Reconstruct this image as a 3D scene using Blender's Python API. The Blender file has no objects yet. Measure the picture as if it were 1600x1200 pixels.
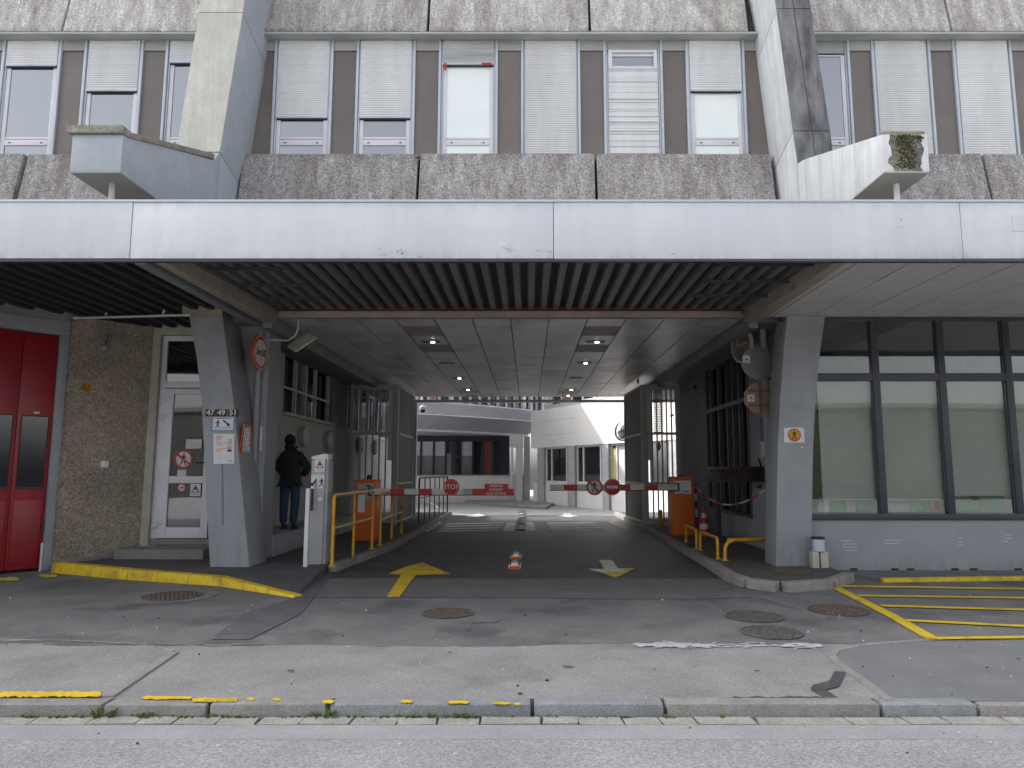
import bpy, bmesh, math, random
from mathutils import Vector, Matrix
random.seed(7)
R = math.radians
scn = bpy.context.scene
col = scn.collection

# ------------------------------------------------------------------ camera
H = 1.6                      # eye height
FPX, TH = 1100.0, math.atan(136/1100.0)
CT, ST = math.cos(TH), math.sin(TH)
cd = bpy.data.cameras.new('camera'); cam = bpy.data.objects.new('camera', cd); col.objects.link(cam)
cam.location = (0, 0, H); cam.rotation_euler = (R(90)+TH, 0, 0)
cd.sensor_width = 36; cd.lens = FPX/1600*36; cd.shift_x = -25/1600
cd.clip_start = .05; cd.clip_end = 600
scn.camera = cam
# ------------------------------------------------------------------ light
SUN = Vector((-.66, .30, .66)).normalized()      # towards the sun: left, a little behind the building
w = bpy.data.worlds.new('World'); scn.world = w; w.use_nodes = True
nt = w.node_tree; nt.nodes.clear()
sky = nt.nodes.new('ShaderNodeTexSky'); sky.sky_type = 'NISHITA'; sky.sun_disc = False
sky.sun_elevation = math.asin(SUN.z); sky.sun_rotation = math.atan2(SUN.x, SUN.y) % (2*math.pi)
sky.air_density = 1.0; sky.dust_density = 5.0; sky.ozone_density = 1.0
hs = nt.nodes.new('ShaderNodeHueSaturation'); hs.inputs['Saturation'].default_value = .27
bg = nt.nodes.new('ShaderNodeBackground'); bg.inputs[1].default_value = .15
wo = nt.nodes.new('ShaderNodeOutputWorld')
nt.links.new(sky.outputs[0], hs.inputs['Color']); nt.links.new(hs.outputs[0], bg.inputs[0]); nt.links.new(bg.outputs[0], wo.inputs[0])
sl = bpy.data.lights.new('sun', 'SUN'); sl.energy = 2.2; sl.angle = R(.6); sl.color = (1, .96, .9)
so = bpy.data.objects.new('sun', sl); col.objects.link(so); so.location = (-30, 20, 40)
so.rotation_euler = SUN.to_track_quat('Z', 'Y').to_euler()
vs = scn.view_settings; vs.view_transform = 'Standard'; vs.look = 'None'; vs.gamma = 1; vs.use_curve_mapping = False
vs.exposure = 1.7
scn.cycles.max_bounces = 8; scn.cycles.diffuse_bounces = 5; scn.cycles.transparent_max_bounces = 12
scn.cycles.use_denoising = True

# ------------------------------------------------------------------ survey helpers (pixel of the survey photo -> place)
def ray(px, py):
    v = py-600.0
    return (px-825.0), FPX*CT+v*ST, FPX*ST-v*CT
def P(px, py, d):
    X, F, U = ray(px, py); return (X/F*d, d, H+U/F*d)
def G(px, py, z=0.0):
    X, F, U = ray(px, py); d = (z-H)*F/U; return (X/F*d, d)
def Z(py, d): return P(825, py, d)[2]
def XX(px, py, d): return P(px, py, d)[0]

# ------------------------------------------------------------------ materials
MATS = {}
def mat(name, c1, c2=None, rough=.6, scale=4, bump=0, bscale=60, metal=0, streak=0, c3=None, spk=0, spks=90, spec=.5, stretch=(1,1,1), lo=.35, hi=.65, coat=0, sc=None, det=6, zd=(), orand=0, fine=0, fc=(.2,.17,.16)):
    """colour c1<->c2 by noise, optional vertical streaks and speckle; world-space so nothing repeats"""
    if name in MATS: return MATS[name]
    m = bpy.data.materials.new(name); m.use_nodes = True; t = m.node_tree; N = t.nodes; L = t.links
    b = N['Principled BSDF']; MATS[name] = m
    b.inputs['Roughness'].default_value = rough; b.inputs['Metallic'].default_value = metal
    b.inputs['Specular IOR Level'].default_value = spec
    b.inputs['Coat Weight'].default_value = coat
    geo = N.new('ShaderNodeNewGeometry')
    def noise(s, d=6, st=(1,1,1), rgh=.6):
        mp = N.new('ShaderNodeVectorMath'); mp.operation = 'MULTIPLY'; mp.inputs[1].default_value = st
        L.new(geo.outputs['Position'], mp.inputs[0])
        n = N.new('ShaderNodeTexNoise'); n.inputs['Scale'].default_value = s; n.inputs['Detail'].default_value = d
        n.inputs['Roughness'].default_value = rgh
        L.new(mp.outputs[0], n.inputs['Vector']); return n.outputs['Fac']
    def ramp(fac, lo, hi):
        r = N.new('ShaderNodeMapRange'); r.inputs['From Min'].default_value = lo; r.inputs['From Max'].default_value = hi
        L.new(fac, r.inputs['Value']); return r.outputs[0]
    def mix(f, a, bb, typ='MIX'):
        x = N.new('ShaderNodeMix'); x.data_type = 'RGBA'; x.blend_type = typ
        if isinstance(f, (int, float)): x.inputs[0].default_value = f
        else: L.new(f, x.inputs[0])
        for i, v in ((6, a), (7, bb)):
            if isinstance(v, tuple): x.inputs[i].default_value = (*v[:3], 1)
            else: L.new(v, x.inputs[i])
        return x.outputs[2]
    c = tuple(c1)
    if c2: c = mix(ramp(noise(scale, det, stretch), lo, hi), tuple(c1), tuple(c2))
    if c3: c = mix(ramp(noise(scale*.37+.3, 5, stretch), .52, .66), c, tuple(c3))
    if streak:
        s = ramp(noise(7, 5, (1, 1, .07), .7), .42, .72)
        ml = N.new('ShaderNodeMath'); ml.operation = 'MULTIPLY'; ml.inputs[1].default_value = streak
        L.new(s, ml.inputs[0]); c = mix(ml.outputs[0], c, tuple(sc or (.06, .055, .05)))
    if fine:
        s2 = ramp(noise(26, 4, (1, 1, .035), .75), .45, .75)
        ml = N.new('ShaderNodeMath'); ml.operation = 'MULTIPLY'; ml.inputs[1].default_value = fine
        L.new(s2, ml.inputs[0]); c = mix(ml.outputs[0], c, tuple(fc))
    for (za, zb_, st_, cc) in zd:
        sx = N.new('ShaderNodeSeparateXYZ'); L.new(geo.outputs['Position'], sx.inputs[0])
        mr = N.new('ShaderNodeMapRange'); mr.inputs['From Min'].default_value = za; mr.inputs['From Max'].default_value = zb_
        mr.inputs['To Min'].default_value = 1; mr.inputs['To Max'].default_value = 0; L.new(sx.outputs[2], mr.inputs['Value'])
        s3 = ramp(noise(5, 6, (1, 1, .12), .75), .40, .68)
        m1 = N.new('ShaderNodeMath'); m1.operation = 'MULTIPLY'; L.new(mr.outputs[0], m1.inputs[0]); L.new(s3, m1.inputs[1])
        m2 = N.new('ShaderNodeMath'); m2.operation = 'MULTIPLY'; m2.inputs[1].default_value = st_; L.new(m1.outputs[0], m2.inputs[0])
        c = mix(m2.outputs[0], c, tuple(cc))
    if orand:
        oi = N.new('ShaderNodeObjectInfo'); mr = N.new('ShaderNodeMapRange'); mr.inputs['To Min'].default_value = 1-orand; mr.inputs['To Max'].default_value = 1+orand*.5
        L.new(oi.outputs['Random'], mr.inputs['Value']); cm = N.new('ShaderNodeCombineColor')
        for i in range(3): L.new(mr.outputs[0], cm.inputs[i])
        c = mix(1.0, c, cm.outputs[0], 'MULTIPLY')
    if spk:
        v = N.new('ShaderNodeTexVoronoi'); v.inputs['Scale'].default_value = spks
        L.new(geo.outputs['Position'], v.inputs['Vector'])
        bw = N.new('ShaderNodeSeparateColor'); L.new(v.outputs['Color'], bw.inputs[0])
        g = N.new('ShaderNodeMapRange'); g.inputs['To Min'].default_value = 1-spk; g.inputs['To Max'].default_value = 1+spk
        L.new(bw.outputs[0], g.inputs['Value'])
        cm = N.new('ShaderNodeCombineColor')
        for i in range(3): L.new(g.outputs[0], cm.inputs[i])
        c = mix(1.0, c, cm.outputs[0], 'MULTIPLY')
    if isinstance(c, tuple): b.inputs['Base Color'].default_value = (*c[:3], 1)
    else: L.new(c, b.inputs['Base Color'])
    if rough < .95 and c2:
        r = N.new('ShaderNodeMapRange'); r.inputs['To Min'].default_value = max(.05, rough-.12); r.inputs['To Max'].default_value = min(1, rough+.12)
        L.new(noise(scale*2.3, 4), r.inputs['Value']); L.new(r.outputs[0], b.inputs['Roughness'])
    if bump:
        bp = N.new('ShaderNodeBump'); bp.inputs['Strength'].default_value = min(1, bump); bp.inputs['Distance'].default_value = .012*max(1, bump)
        L.new(noise(bscale, 5), bp.inputs['Height']); L.new(bp.outputs[0], b.inputs['Normal'])
    return m
def glass(name, tint=(.03,.035,.04), refl=.12, trans=0.0, rough=.02, wav=.012):
    if name in MATS: return MATS[name]
    m = bpy.data.materials.new(name); m.use_nodes = True; MATS[name] = m; t = m.node_tree; N = t.nodes; L = t.links
    N.clear(); out = N.new('ShaderNodeOutputMaterial')
    fr = N.new('ShaderNodeFresnel'); fr.inputs[0].default_value = 1.5
    ad = N.new('ShaderNodeMath'); ad.operation = 'ADD'; ad.inputs[1].default_value = refl; ad.use_clamp = True
    L.new(fr.outputs[0], ad.inputs[0])
    gl = N.new('ShaderNodeBsdfGlossy'); gl.inputs['Roughness'].default_value = rough; gl.inputs['Color'].default_value = (.95,.97,1,1)
    geo = N.new('ShaderNodeNewGeometry'); nz = N.new('ShaderNodeTexNoise'); nz.inputs['Scale'].default_value = .9
    L.new(geo.outputs['Position'], nz.inputs['Vector'])
    bp = N.new('ShaderNodeBump'); bp.inputs['Strength'].default_value = wav; bp.inputs['Distance'].default_value = .1
    L.new(nz.outputs[0], bp.inputs['Height']); L.new(bp.outputs[0], gl.inputs['Normal'])
    if trans > 0:
        base = N.new('ShaderNodeBsdfTransparent'); base.inputs[0].default_value = (*tint, 1)
    else:
        base = N.new('ShaderNodeBsdfDiffuse'); base.inputs[0].default_value = (*tint, 1)
    mx = N.new('ShaderNodeMixShader'); L.new(ad.outputs[0], mx.inputs[0]); L.new(base.outputs[0], mx.inputs[1]); L.new(gl.outputs[0], mx.inputs[2])
    L.new(mx.outputs[0], out.inputs[0]); return m
def emit(name, c, s):
    m = bpy.data.materials.new(name); m.use_nodes = True
    b = m.node_tree.nodes['Principled BSDF']; b.inputs['Base Color'].default_value = (*c, 1)
    b.inputs['Emission Color'].default_value = (*c, 1); b.inputs['Emission Strength'].default_value = s; return m

M = {}
M['road'] = mat('coarse_road_asphalt', (.265,.265,.27), (.325,.325,.325), .9, 1.3, .8, 90, spk=.30, spks=85)
M['gutter'] = mat('fine_road_asphalt', (.27,.27,.277), (.32,.32,.325), .9, 1.8, .5, 130, spk=.18, spks=160)
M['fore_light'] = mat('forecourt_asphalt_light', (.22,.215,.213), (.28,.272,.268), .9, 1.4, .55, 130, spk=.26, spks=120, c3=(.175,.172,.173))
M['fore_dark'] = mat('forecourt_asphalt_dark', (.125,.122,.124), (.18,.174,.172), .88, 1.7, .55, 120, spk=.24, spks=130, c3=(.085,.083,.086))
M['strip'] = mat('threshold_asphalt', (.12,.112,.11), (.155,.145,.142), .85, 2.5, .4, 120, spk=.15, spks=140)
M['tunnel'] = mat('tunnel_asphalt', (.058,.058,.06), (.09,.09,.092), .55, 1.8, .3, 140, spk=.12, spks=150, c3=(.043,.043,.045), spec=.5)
M['patch'] = mat('dark_asphalt_patch', (.145,.148,.156), (.18,.184,.192), .85, 2, .5, 130, spk=.15, spks=140)
M['pave_l'] = mat('pavement_asphalt', (.065,.065,.068), (.095,.094,.095), .85, 2.5, .4, 120, spk=.15, spks=130, c3=(.09,.07,.06))
M['yard'] = mat('courtyard_asphalt', (.26,.26,.27), (.33,.33,.34), .85, 1.2, .3, 90, spk=.1)
M['trench'] = mat('dark_trench_asphalt', (.085,.088,.094), (.115,.118,.125), .85, 3, .5, 120, spk=.2, spks=130)
M['ringpatch'] = mat('ring_patch_asphalt', (.15,.145,.142), (.19,.183,.178), .85, 3, .5, 120, spk=.2, spks=130)
M['tar'] = mat('tar_repair', (.05,.05,.052), (.085,.085,.088), .6, 6, .3, 90)
M['kerb'] = mat('granite_kerb', (.22,.205,.195), (.29,.272,.258), .85, 5, .8, 80, spk=.25, spks=180)
M['kerbblue'] = mat('blue_granite_kerb', (.205,.213,.225), (.27,.28,.292), .85, 5, .8, 80, spk=.25, spks=180)
M['sett'] = mat('stone_sett', (.24,.23,.215), (.33,.32,.30), .85, 4, .6, 60, spk=.2)
M['yellow'] = mat('yellow_road_paint', (.68,.47,.015), (.58,.40,.015), .7, 9, .3, 120, c3=(.40,.28,.03), spk=.06)
M['yellow_worn'] = mat('worn_yellow_paint', (.66,.47,.03), (.30,.26,.12), .8, 14, .3, 120, lo=.45, hi=.62)
M['white_worn'] = mat('worn_white_paint', (.50,.50,.50), (.34,.34,.34), .85, 13, .4, 120)
M['cream_paint'] = mat('cream_road_paint', (.68,.64,.52), (.58,.55,.44), .75, 9, .2, 120, c3=(.48,.45,.37))
M['zebra'] = mat('white_road_paint', (.78,.77,.74), (.66,.66,.64), .75, 7, .2, 120, c3=(.5,.5,.48))
M['fascia'] = mat('painted_metal_fascia', (.62,.635,.665), (.55,.565,.60), .42, .7, .6, 1.0, streak=.16, sc=(.36,.37,.38), c3=(.56,.575,.61), zd=[(4.06,4.20,.55,(.25,.25,.25)),(4.76,4.62,.35,(.33,.33,.33))], orand=.05)
M['conc_up'] = mat('lichened_concrete', (.70,.69,.64), (.50,.48,.46), .95, 6, 1.4, 45, spk=.30, spks=52, c3=(.38,.335,.325), streak=.6, sc=(.27,.235,.225), stretch=(1,1,.16), lo=.38, hi=.62, fine=.55, fc=(.26,.24,.22), zd=[(9.34,9.46,.8,(.16,.16,.14))], orand=.16)
M['conc_lo'] = mat('stained_concrete', (.27,.25,.245), (.42,.405,.395), .95, 7, 1.4, 45, spk=.40, spks=48, c3=(.235,.20,.195), streak=.5, sc=(.47,.455,.44), stretch=(1,1,.14), lo=.42, hi=.68, fine=.5, fc=(.17,.15,.145), zd=[(7.08,6.9,.6,(.13,.12,.10))], orand=.14)
M['joint'] = mat('dark_joint', (.035,.033,.03), (.06,.055,.05), .95, 9)
M['leg_l'] = mat('pale_concrete', (.66,.65,.60), (.54,.54,.48), .9, 3, .5, 50, streak=.4, sc=(.40,.40,.31), fine=.3, fc=(.4,.4,.35), spk=.1)
M['blue_paint'] = mat('blue_grey_paint', (.42,.45,.495), (.36,.39,.43), .75, 2.2, .2, 30, streak=.15, sc=(.22,.25,.28))
M['white_paint'] = mat('weathered_white_paint', (.74,.76,.78), (.64,.66,.68), .8, 2.4, .25, 30, streak=.45, sc=(.33,.33,.32), fine=.25, fc=(.35,.35,.34))
M['leg_dark'] = mat('black_stained_concrete', (.075,.075,.085), (.19,.19,.20), .9, 3.5, .7, 40, streak=.4, sc=(.42,.42,.43), spk=.15, stretch=(1,1,.4), lo=.42, hi=.62)
M['coping'] = mat('lichened_coping', (.36,.34,.29), (.22,.20,.17), .95, 6, 1, 45, spk=.3, c3=(.24,.23,.12))
M['end_stain'] = mat('weathered_end_stain', (.20,.18,.155), (.10,.095,.085), .95, 7, 1.2, 45, spk=.45, spks=70, c3=(.28,.25,.20))
M['moss'] = mat('moss', (.03,.035,.008), (.075,.075,.02), 1, 20, 1, 60)
M['shutter'] = mat('roller_shutter', (.72,.72,.73), (.62,.62,.63), .55, 2.2, stretch=(1,1,.2), orand=.10, zd=[(6.9,8.2,.35,(.45,.45,.44))])
M['shutter_old'] = mat('stained_shutter', (.50,.50,.51), (.33,.33,.34), .6, 3, stretch=(.3,.3,3))
M['alu'] = mat('aluminium_frame', (.50,.54,.60), (.44,.48,.54), .4, 2, metal=.2)
M['pvc'] = mat('white_pvc', (.70,.68,.72), (.63,.62,.65), .4, 2)
M['infill'] = mat('brown_panel', (.155,.13,.118), (.18,.155,.142), .5, 1.5, orand=.12, zd=[(6.9,7.6,.3,(.24,.22,.2))])
M['head'] = mat('grey_head_panel', (.36,.365,.36), (.31,.315,.31), .6, 2)
M['soffit'] = mat('light_soffit', (.48,.485,.47), (.40,.41,.39), .7, 2)
M['pane_sky'] = glass('sky_reflecting_pane', (.06,.075,.09), .22)
M['pane_bright'] = mat('painted_sky_glare_pane', (.86,.92,.90), (.80,.86,.85), .15, 1)  # bright sky reflection put into the pane as an even white
M['pane_clear'] = glass('clear_pane', (.94,.955,.935), .012, 1)
M['pane_dark'] = glass('dark_pane', (.012,.015,.02), .05)
M['pane_door'] = glass('door_pane', (.5,.52,.5), .09, 1)
M['pillar'] = mat('grey_painted_concrete', (.31,.32,.34), (.265,.275,.295), .75, 1.6, .25, 26, c3=(.235,.245,.26), streak=.2, sc=(.18,.185,.19), zd=[(.1,.75,.6,(.10,.10,.10))])
M['wall_grey'] = mat('grey_wall_paint', (.19,.20,.215), (.155,.163,.178), .7, 1.4, .15, 30)
M['wall_lowgrey'] = mat('scuffed_grey_wall', (.30,.315,.34), (.26,.272,.295), .75, 1.2, .15, 30, c3=(.225,.235,.25), zd=[(.0,.35,.6,(.12,.12,.12))])
M['wall_beige'] = mat('beige_grey_wall', (.44,.43,.41), (.38,.37,.355), .8, 1.2, .2, 30)
M['wall_light'] = mat('pale_passage_wall', (.55,.55,.57), (.48,.48,.50), .8, 1.2, .1, 30)
M['pebble'] = mat('pebbledash', (.38,.315,.245), (.30,.25,.195), .95, 2.2, 2.4, 34, spk=.35, spks=42, c3=(.26,.215,.17), zd=[(.1,.9,.5,(.14,.125,.10))])
M['red_door'] = mat('red_lacquer', (.27,.004,.008), (.20,.004,.014), .38, 1.5, .08, 12, zd=[(.0,.9,.35,(.10,.02,.03))])
M['black'] = mat('black_plastic', (.012,.012,.014), (.02,.02,.022), .45, 5)
M['dark_metal'] = mat('dark_blue_metal', (.035,.035,.05), (.05,.05,.066), .45, 2)
M['ribs'] = mat('dark_deck_metal', (.12,.12,.12), (.17,.165,.155), .45, 3, stretch=(1,.2,1), metal=.2)
M['rib_back'] = mat('dark_deck_web', (.022,.023,.025), (.035,.035,.036), .7, 3)
M['rust'] = mat('red_oxide_steel', (.11,.022,.012), (.07,.02,.015), .8, 6)
M['beam'] = mat('beige_beam', (.33,.29,.23), (.26,.225,.18), .7, 3, .3, 20, streak=.2)
M['tile'] = mat('ceiling_tile', (.63,.605,.60), (.57,.545,.54), .36, 2.5, .1, 20, c3=(.42,.40,.39), orand=.12)
M['tile_dark'] = mat('brown_ceiling_tile', (.36,.325,.305), (.31,.28,.265), .6, 3)
M['tile_right'] = mat('pale_ceiling_tile', (.62,.605,.59), (.56,.545,.53), .6, 1.5, orand=.06)
M['lamp'] = emit('downlight_lamp', (1, .96, .9), 6)
M['gate'] = mat('grey_gate_paint', (.50,.49,.475), (.43,.42,.41), .6, 2)
M['gate_dark'] = mat('brown_mesh_panel', (.10,.092,.084), (.13,.12,.11), .7, 2)
M['orange'] = mat('orange_enamel', (.62,.12,.008), (.54,.10,.008), .45, 1.5)
M['red'] = mat('red_reflective', (.50,.012,.012), (.43,.012,.014), .45, 3)
M['white'] = mat('white_enamel', (.60,.59,.57), (.52,.51,.49), .5, 4)
M['paper'] = mat('white_paper', (.66,.66,.68), (.60,.60,.63), .8, 6)
M['ink'] = mat('black_ink', (.015,.015,.018), rough=.6)
M['orange_ink'] = mat('orange_ink', (.70,.20,.10), rough=.7)
M['salmon'] = mat('salmon_ink', (.72,.36,.24), rough=.7)
M['blue_ink'] = mat('blue_tape', (.16,.28,.40), rough=.6)
M['hoop'] = mat('yellow_rail_paint', (.62,.32,.008), (.50,.25,.008), .45, 8, c3=(.38,.17,.01))
M['rail_top'] = mat('bare_worn_rail', (.55,.53,.48), (.40,.30,.12), .4, 9, metal=.3)
M['kiosk'] = mat('light_grey_enamel', (.37,.37,.36), (.32,.32,.315), .5, 2)
M['pipe'] = mat('grey_pipe', (.30,.31,.335), (.25,.26,.28), .55, 3)
M['blackrail'] = mat('black_rail', (.03,.03,.03), (.05,.045,.04), .5, 4)
M['sign_back'] = mat('grey_sign_back', (.20,.215,.22), (.16,.17,.175), .5, 4, metal=.3)
M['brown_back'] = mat('brown_sign_back', (.30,.19,.11), (.25,.16,.095), .6, 4)
M['mirror'] = glass('mirror_face', (.3,.3,.3), .75)
M['mirror_back'] = mat('brown_mirror_back', (.13,.10,.08), (.09,.07,.055), .5, 4)
M['rusty_iron'] = mat('rusty_cast_iron', (.085,.062,.05), (.135,.105,.088), .85, 18, .8, 60, spk=.3)
M['iron'] = mat('worn_cast_iron', (.065,.062,.058), (.13,.125,.12), .65, 30, .8, 60, spk=.35)
M['skin'] = mat('dark_skin', (.045,.025,.016), rough=.5)
M['jacket'] = mat('black_jacket', (.008,.009,.013), (.014,.015,.02), .85, 12, .5, 30)
M['jeans'] = mat('blue_jeans', (.02,.042,.085), (.03,.06,.11), .9, 14, .4, 60)
M['shoe'] = mat('dark_brown_shoe', (.025,.015,.01), rough=.6)
M['hair'] = mat('black_hair', (.006,.005,.005), rough=.9)
M['clad'] = mat('ribbed_cladding', (.44,.46,.50), (.38,.40,.44), .5, 1, metal=.15)
M['clad_under'] = mat('cladding_soffit', (.36,.36,.39), (.31,.31,.335), .6, 1)
M['white_wall'] = mat('white_render', (.74,.74,.73), (.66,.66,.66), .8, .8, .1, 20)
M['grey_tile'] = mat('grey_stone_cladding', (.42,.42,.44), (.35,.35,.37), .7, 2)
M['yellow_curtain'] = mat('yellow_curtain', (.52,.45,.16), (.44,.38,.14), .8, 5, stretch=(5,5,.2))
M['orange_cupboard'] = mat('orange_cupboard', (.16,.05,.02), rough=.6)
M['navy'] = mat('navy_panel', (.015,.018,.035), (.025,.028,.045), .6, 2)
M['green_in'] = mat('green_wall', (.30,.46,.05), (.26,.40,.05), .8, 2)
M['office_in'] = mat('office_wall', (.48,.49,.46), (.42,.43,.40), .8, 1)
M['blind'] = mat('grey_green_blind', (.50,.51,.47), (.44,.455,.42), .7, 1.5)
M['green_box'] = mat('green_folder', (.03,.30,.14), (.02,.20,.10), .6, 3)
M['wood'] = mat('pale_wood', (.40,.22,.09), (.32,.17,.07), .6, 3)
M['dark_blue'] = mat('dark_blue_print', (.05,.07,.16), (.10,.12,.2), .7, 8)
M['leaf'] = mat('weed_leaf', (.07,.13,.015), (.13,.17,.03), .8, 30)
M['dry'] = mat('dry_weed', (.16,.10,.05), (.10,.07,.04), .9, 30)
M['roofdark'] = mat('building_body_render', (.20,.20,.20), (.16,.16,.16), .9, 1)
M['foam'] = mat('orange_foam', (.42,.17,.02), (.28,.10,.015), .95, 14, 1, 30)
M['bulb'] = mat('lamp_glass', (.30,.30,.29), rough=.3)
M['led'] = mat('led_screen', (.014,.002,.006), (.02,.003,.008), .3, 4)
M['opp'] = mat('dark_facade_render', (.10,.105,.095), (.07,.075,.068), .9, .8)
M['concrete'] = mat('raw_concrete', (.25,.235,.215), (.19,.18,.165), .9, 3, .6, 40, spk=.15)
M['earth_brick'] = mat('brick_facade', (.30,.14,.09), (.24,.12,.08), .9, 3)
M['plank'] = mat('painted_surround', (.47,.44,.36), (.38,.36,.30), .7, 3, streak=.2)

# ------------------------------------------------------------------ mesh helpers
ORG = {}
class MB:
    def __init__(s): s.v = []; s.f = []
    def add(s, vs_, fs): n = len(s.v); s.v += [tuple(v) for v in vs_]; s.f += [tuple(i+n for i in f) for f in fs]; return s
    def box(s, x0, x1, y0, y1, z0, z1):
        if x0 > x1: x0, x1 = x1, x0
        if y0 > y1: y0, y1 = y1, y0
        if z0 > z1: z0, z1 = z1, z0
        return s.add([(x0,y0,z0),(x1,y0,z0),(x1,y1,z0),(x0,y1,z0),(x0,y0,z1),(x1,y0,z1),(x1,y1,z1),(x0,y1,z1)],
                     [(0,3,2,1),(4,5,6,7),(0,1,5,4),(1,2,6,5),(2,3,7,6),(3,0,4,7)])
    def hexa(s, b, t):      # bottom quad, top quad
        return s.add(list(b)+list(t), [(0,3,2,1),(4,5,6,7),(0,1,5,4),(1,2,6,5),(2,3,7,6),(3,0,4,7)])
    def prism(s, pts, a, b, axis='y'):   # 2-D outline extruded along axis; (x,z) for y, (x,y) for z, (y,z) for x
        n = len(pts)
        f = {'y': lambda p, t: (p[0], t, p[1]), 'z': lambda p, t: (p[0], p[1], t), 'x': lambda p, t: (t, p[0], p[1])}[axis]
        area = sum(pts[i][0]*pts[(i+1)%n][1]-pts[(i+1)%n][0]*pts[i][1] for i in range(n))
        if area < 0: pts = pts[::-1]
        if axis == 'y': a, b = max(a, b), min(a, b)
        else: a, b = min(a, b), max(a, b)
        vs_ = [f(p, a) for p in pts]+[f(p, b) for p in pts]
        fs = [tuple(range(n))[::-1], tuple(range(n, 2*n))]+[(i, (i+1)%n, n+(i+1)%n, n+i) for i in range(n)]
        return s.add(vs_, fs)
    def cyl(s, c, r, a, b, axis='y', n=24, r2=None, sx=1):
        r2 = r if r2 is None else r2
        f = {'y': lambda u, v, t: (c[0]+u*sx, t, c[1]+v), 'z': lambda u, v, t: (c[0]+u*sx, c[1]+v, t), 'x': lambda u, v, t: (t, c[0]+u*sx, c[1]+v)}[axis]
        A = [(math.cos(2*math.pi*i/n), math.sin(2*math.pi*i/n)) for i in range(n)]
        vs_ = [f(r*u, r*v, a) for u, v in A]+[f(r2*u, r2*v, b) for u, v in A]
        return s.add(vs_, [tuple(range(n))[::-1], tuple(range(n, 2*n))]+[(i, (i+1)%n, n+(i+1)%n, n+i) for i in range(n)])
    def ring(s, c, r0, r1, a, b, axis='y', n=32):
        f = {'y': lambda u, v, t: (c[0]+u, t, c[1]+v), 'z': lambda u, v, t: (c[0]+u, c[1]+v, t), 'x': lambda u, v, t: (t, c[0]+u, c[1]+v)}[axis]
        A = [(math.cos(2*math.pi*i/n), math.sin(2*math.pi*i/n)) for i in range(n)]
        vs_ = [f(r0*u, r0*v, a) for u, v in A]+[f(r1*u, r1*v, a) for u, v in A]+[f(r0*u, r0*v, b) for u, v in A]+[f(r1*u, r1*v, b) for u, v in A]
        fs = []
        for i in range(n):
            j = (i+1) % n
            fs += [(i, j, n+j, n+i), (2*n+i, 3*n+i, 3*n+j, 2*n+j), (n+i, n+j, 3*n+j, 3*n+i), (i, 2*n+i, 2*n+j, j)]
        return s.add(vs_, fs)
    def tube(s, pts, r, n=10, cap=True):
        pts = [Vector(p) for p in pts]; base = len(s.v); rings = []
        prev = None
        for i, p in enumerate(pts):
            d = (pts[min(i+1, len(pts)-1)]-pts[max(i-1, 0)]).normalized()
            if prev is None:
                u = d.cross(Vector((0,0,1)));
                if u.length < .1: u = d.cross(Vector((0,1,0)))
            else: u = prev-d*prev.dot(d)
            u.normalize(); prev = u; v = d.cross(u)
            rr = r[i] if isinstance(r, (list, tuple)) else r
            rings.append([p+(u*math.cos(2*math.pi*k/n)+v*math.sin(2*math.pi*k/n))*rr for k in range(n)])
        vs_ = [q for rg in rings for q in rg]; fs = []
        for i in range(len(pts)-1):
            for k in range(n):
                fs.append((i*n+k, i*n+(k+1)%n, (i+1)*n+(k+1)%n, (i+1)*n+k))
        if cap: fs += [tuple(range(n))[::-1], tuple(range((len(pts)-1)*n, len(pts)*n))]
        return s.add(vs_, fs)
    def quad(s, a, b, c, d): return s.add([a,b,c,d], [(0,1,2,3)])
    def sphere(s, c, r, sx=1, sy=1, sz=1, n=14, m=9, z0=-1):
        vs_ = []; fs = []
        for j in range(m+1):
            t = -math.pi/2+math.pi*j/m
            for i in range(n):
                a = 2*math.pi*i/n
                vs_.append((c[0]+r*sx*math.cos(t)*math.cos(a), c[1]+r*sy*math.cos(t)*math.sin(a), c[2]+r*sz*max(z0, math.sin(t))))
        for j in range(m):
            for i in range(n): fs.append((j*n+i, j*n+(i+1)%n, (j+1)*n+(i+1)%n, (j+1)*n+i))
        return s.add(vs_, fs)
    def build(s, name, m, parent=None, local=False, bevel=0, smooth=False):
        me = bpy.data.meshes.new(name)
        o_ = Vector((0,0,0)) if (local or parent is None) else ORG.get(parent.name, Vector((0,0,0)))
        me.from_pydata([(v[0]-o_[0], v[1]-o_[1], v[2]-o_[2]) for v in s.v], [], s.f)
        me.materials.append(m if not isinstance(m, str) else M[m])
        if bevel:
            bm = bmesh.new(); bm.from_mesh(me)
            bmesh.ops.remove_doubles(bm, verts=bm.verts, dist=1e-5)
            ed = [e for e in bm.edges if len(e.link_faces) == 2 and e.calc_face_angle(0) > .5]
            bmesh.ops.bevel(bm, geom=ed, offset=bevel, segments=2, affect='EDGES', profile=.6, clamp_overlap=True)
            bm.to_mesh(me); bm.free()
        if smooth or bevel:
            for p in me.polygons: p.use_smooth = True
            me.set_sharp_from_angle(angle=R(38))
        me.update()
        o = bpy.data.objects.new(name, me); col.objects.link(o)
        if parent is not None: o.parent = parent; ORG[o.name] = o_ if not local else Vector((0,0,0))
        return o
def tag(o, label=None, cat=None, group=None, kind=None):
    if label: o['label'] = label
    if cat: o['category'] = cat
    if group: o['group'] = group
    if kind: o['kind'] = kind
    return o
def thing(name, label, cat, loc=(0,0,0), rz=0, group=None):
    o = bpy.data.objects.new(name, None); o.empty_display_size = .1; col.objects.link(o)
    o.location = loc; o.rotation_euler = (0,0,rz); ORG[o.name] = Vector(loc)
    return tag(o, label, cat, group)
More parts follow.
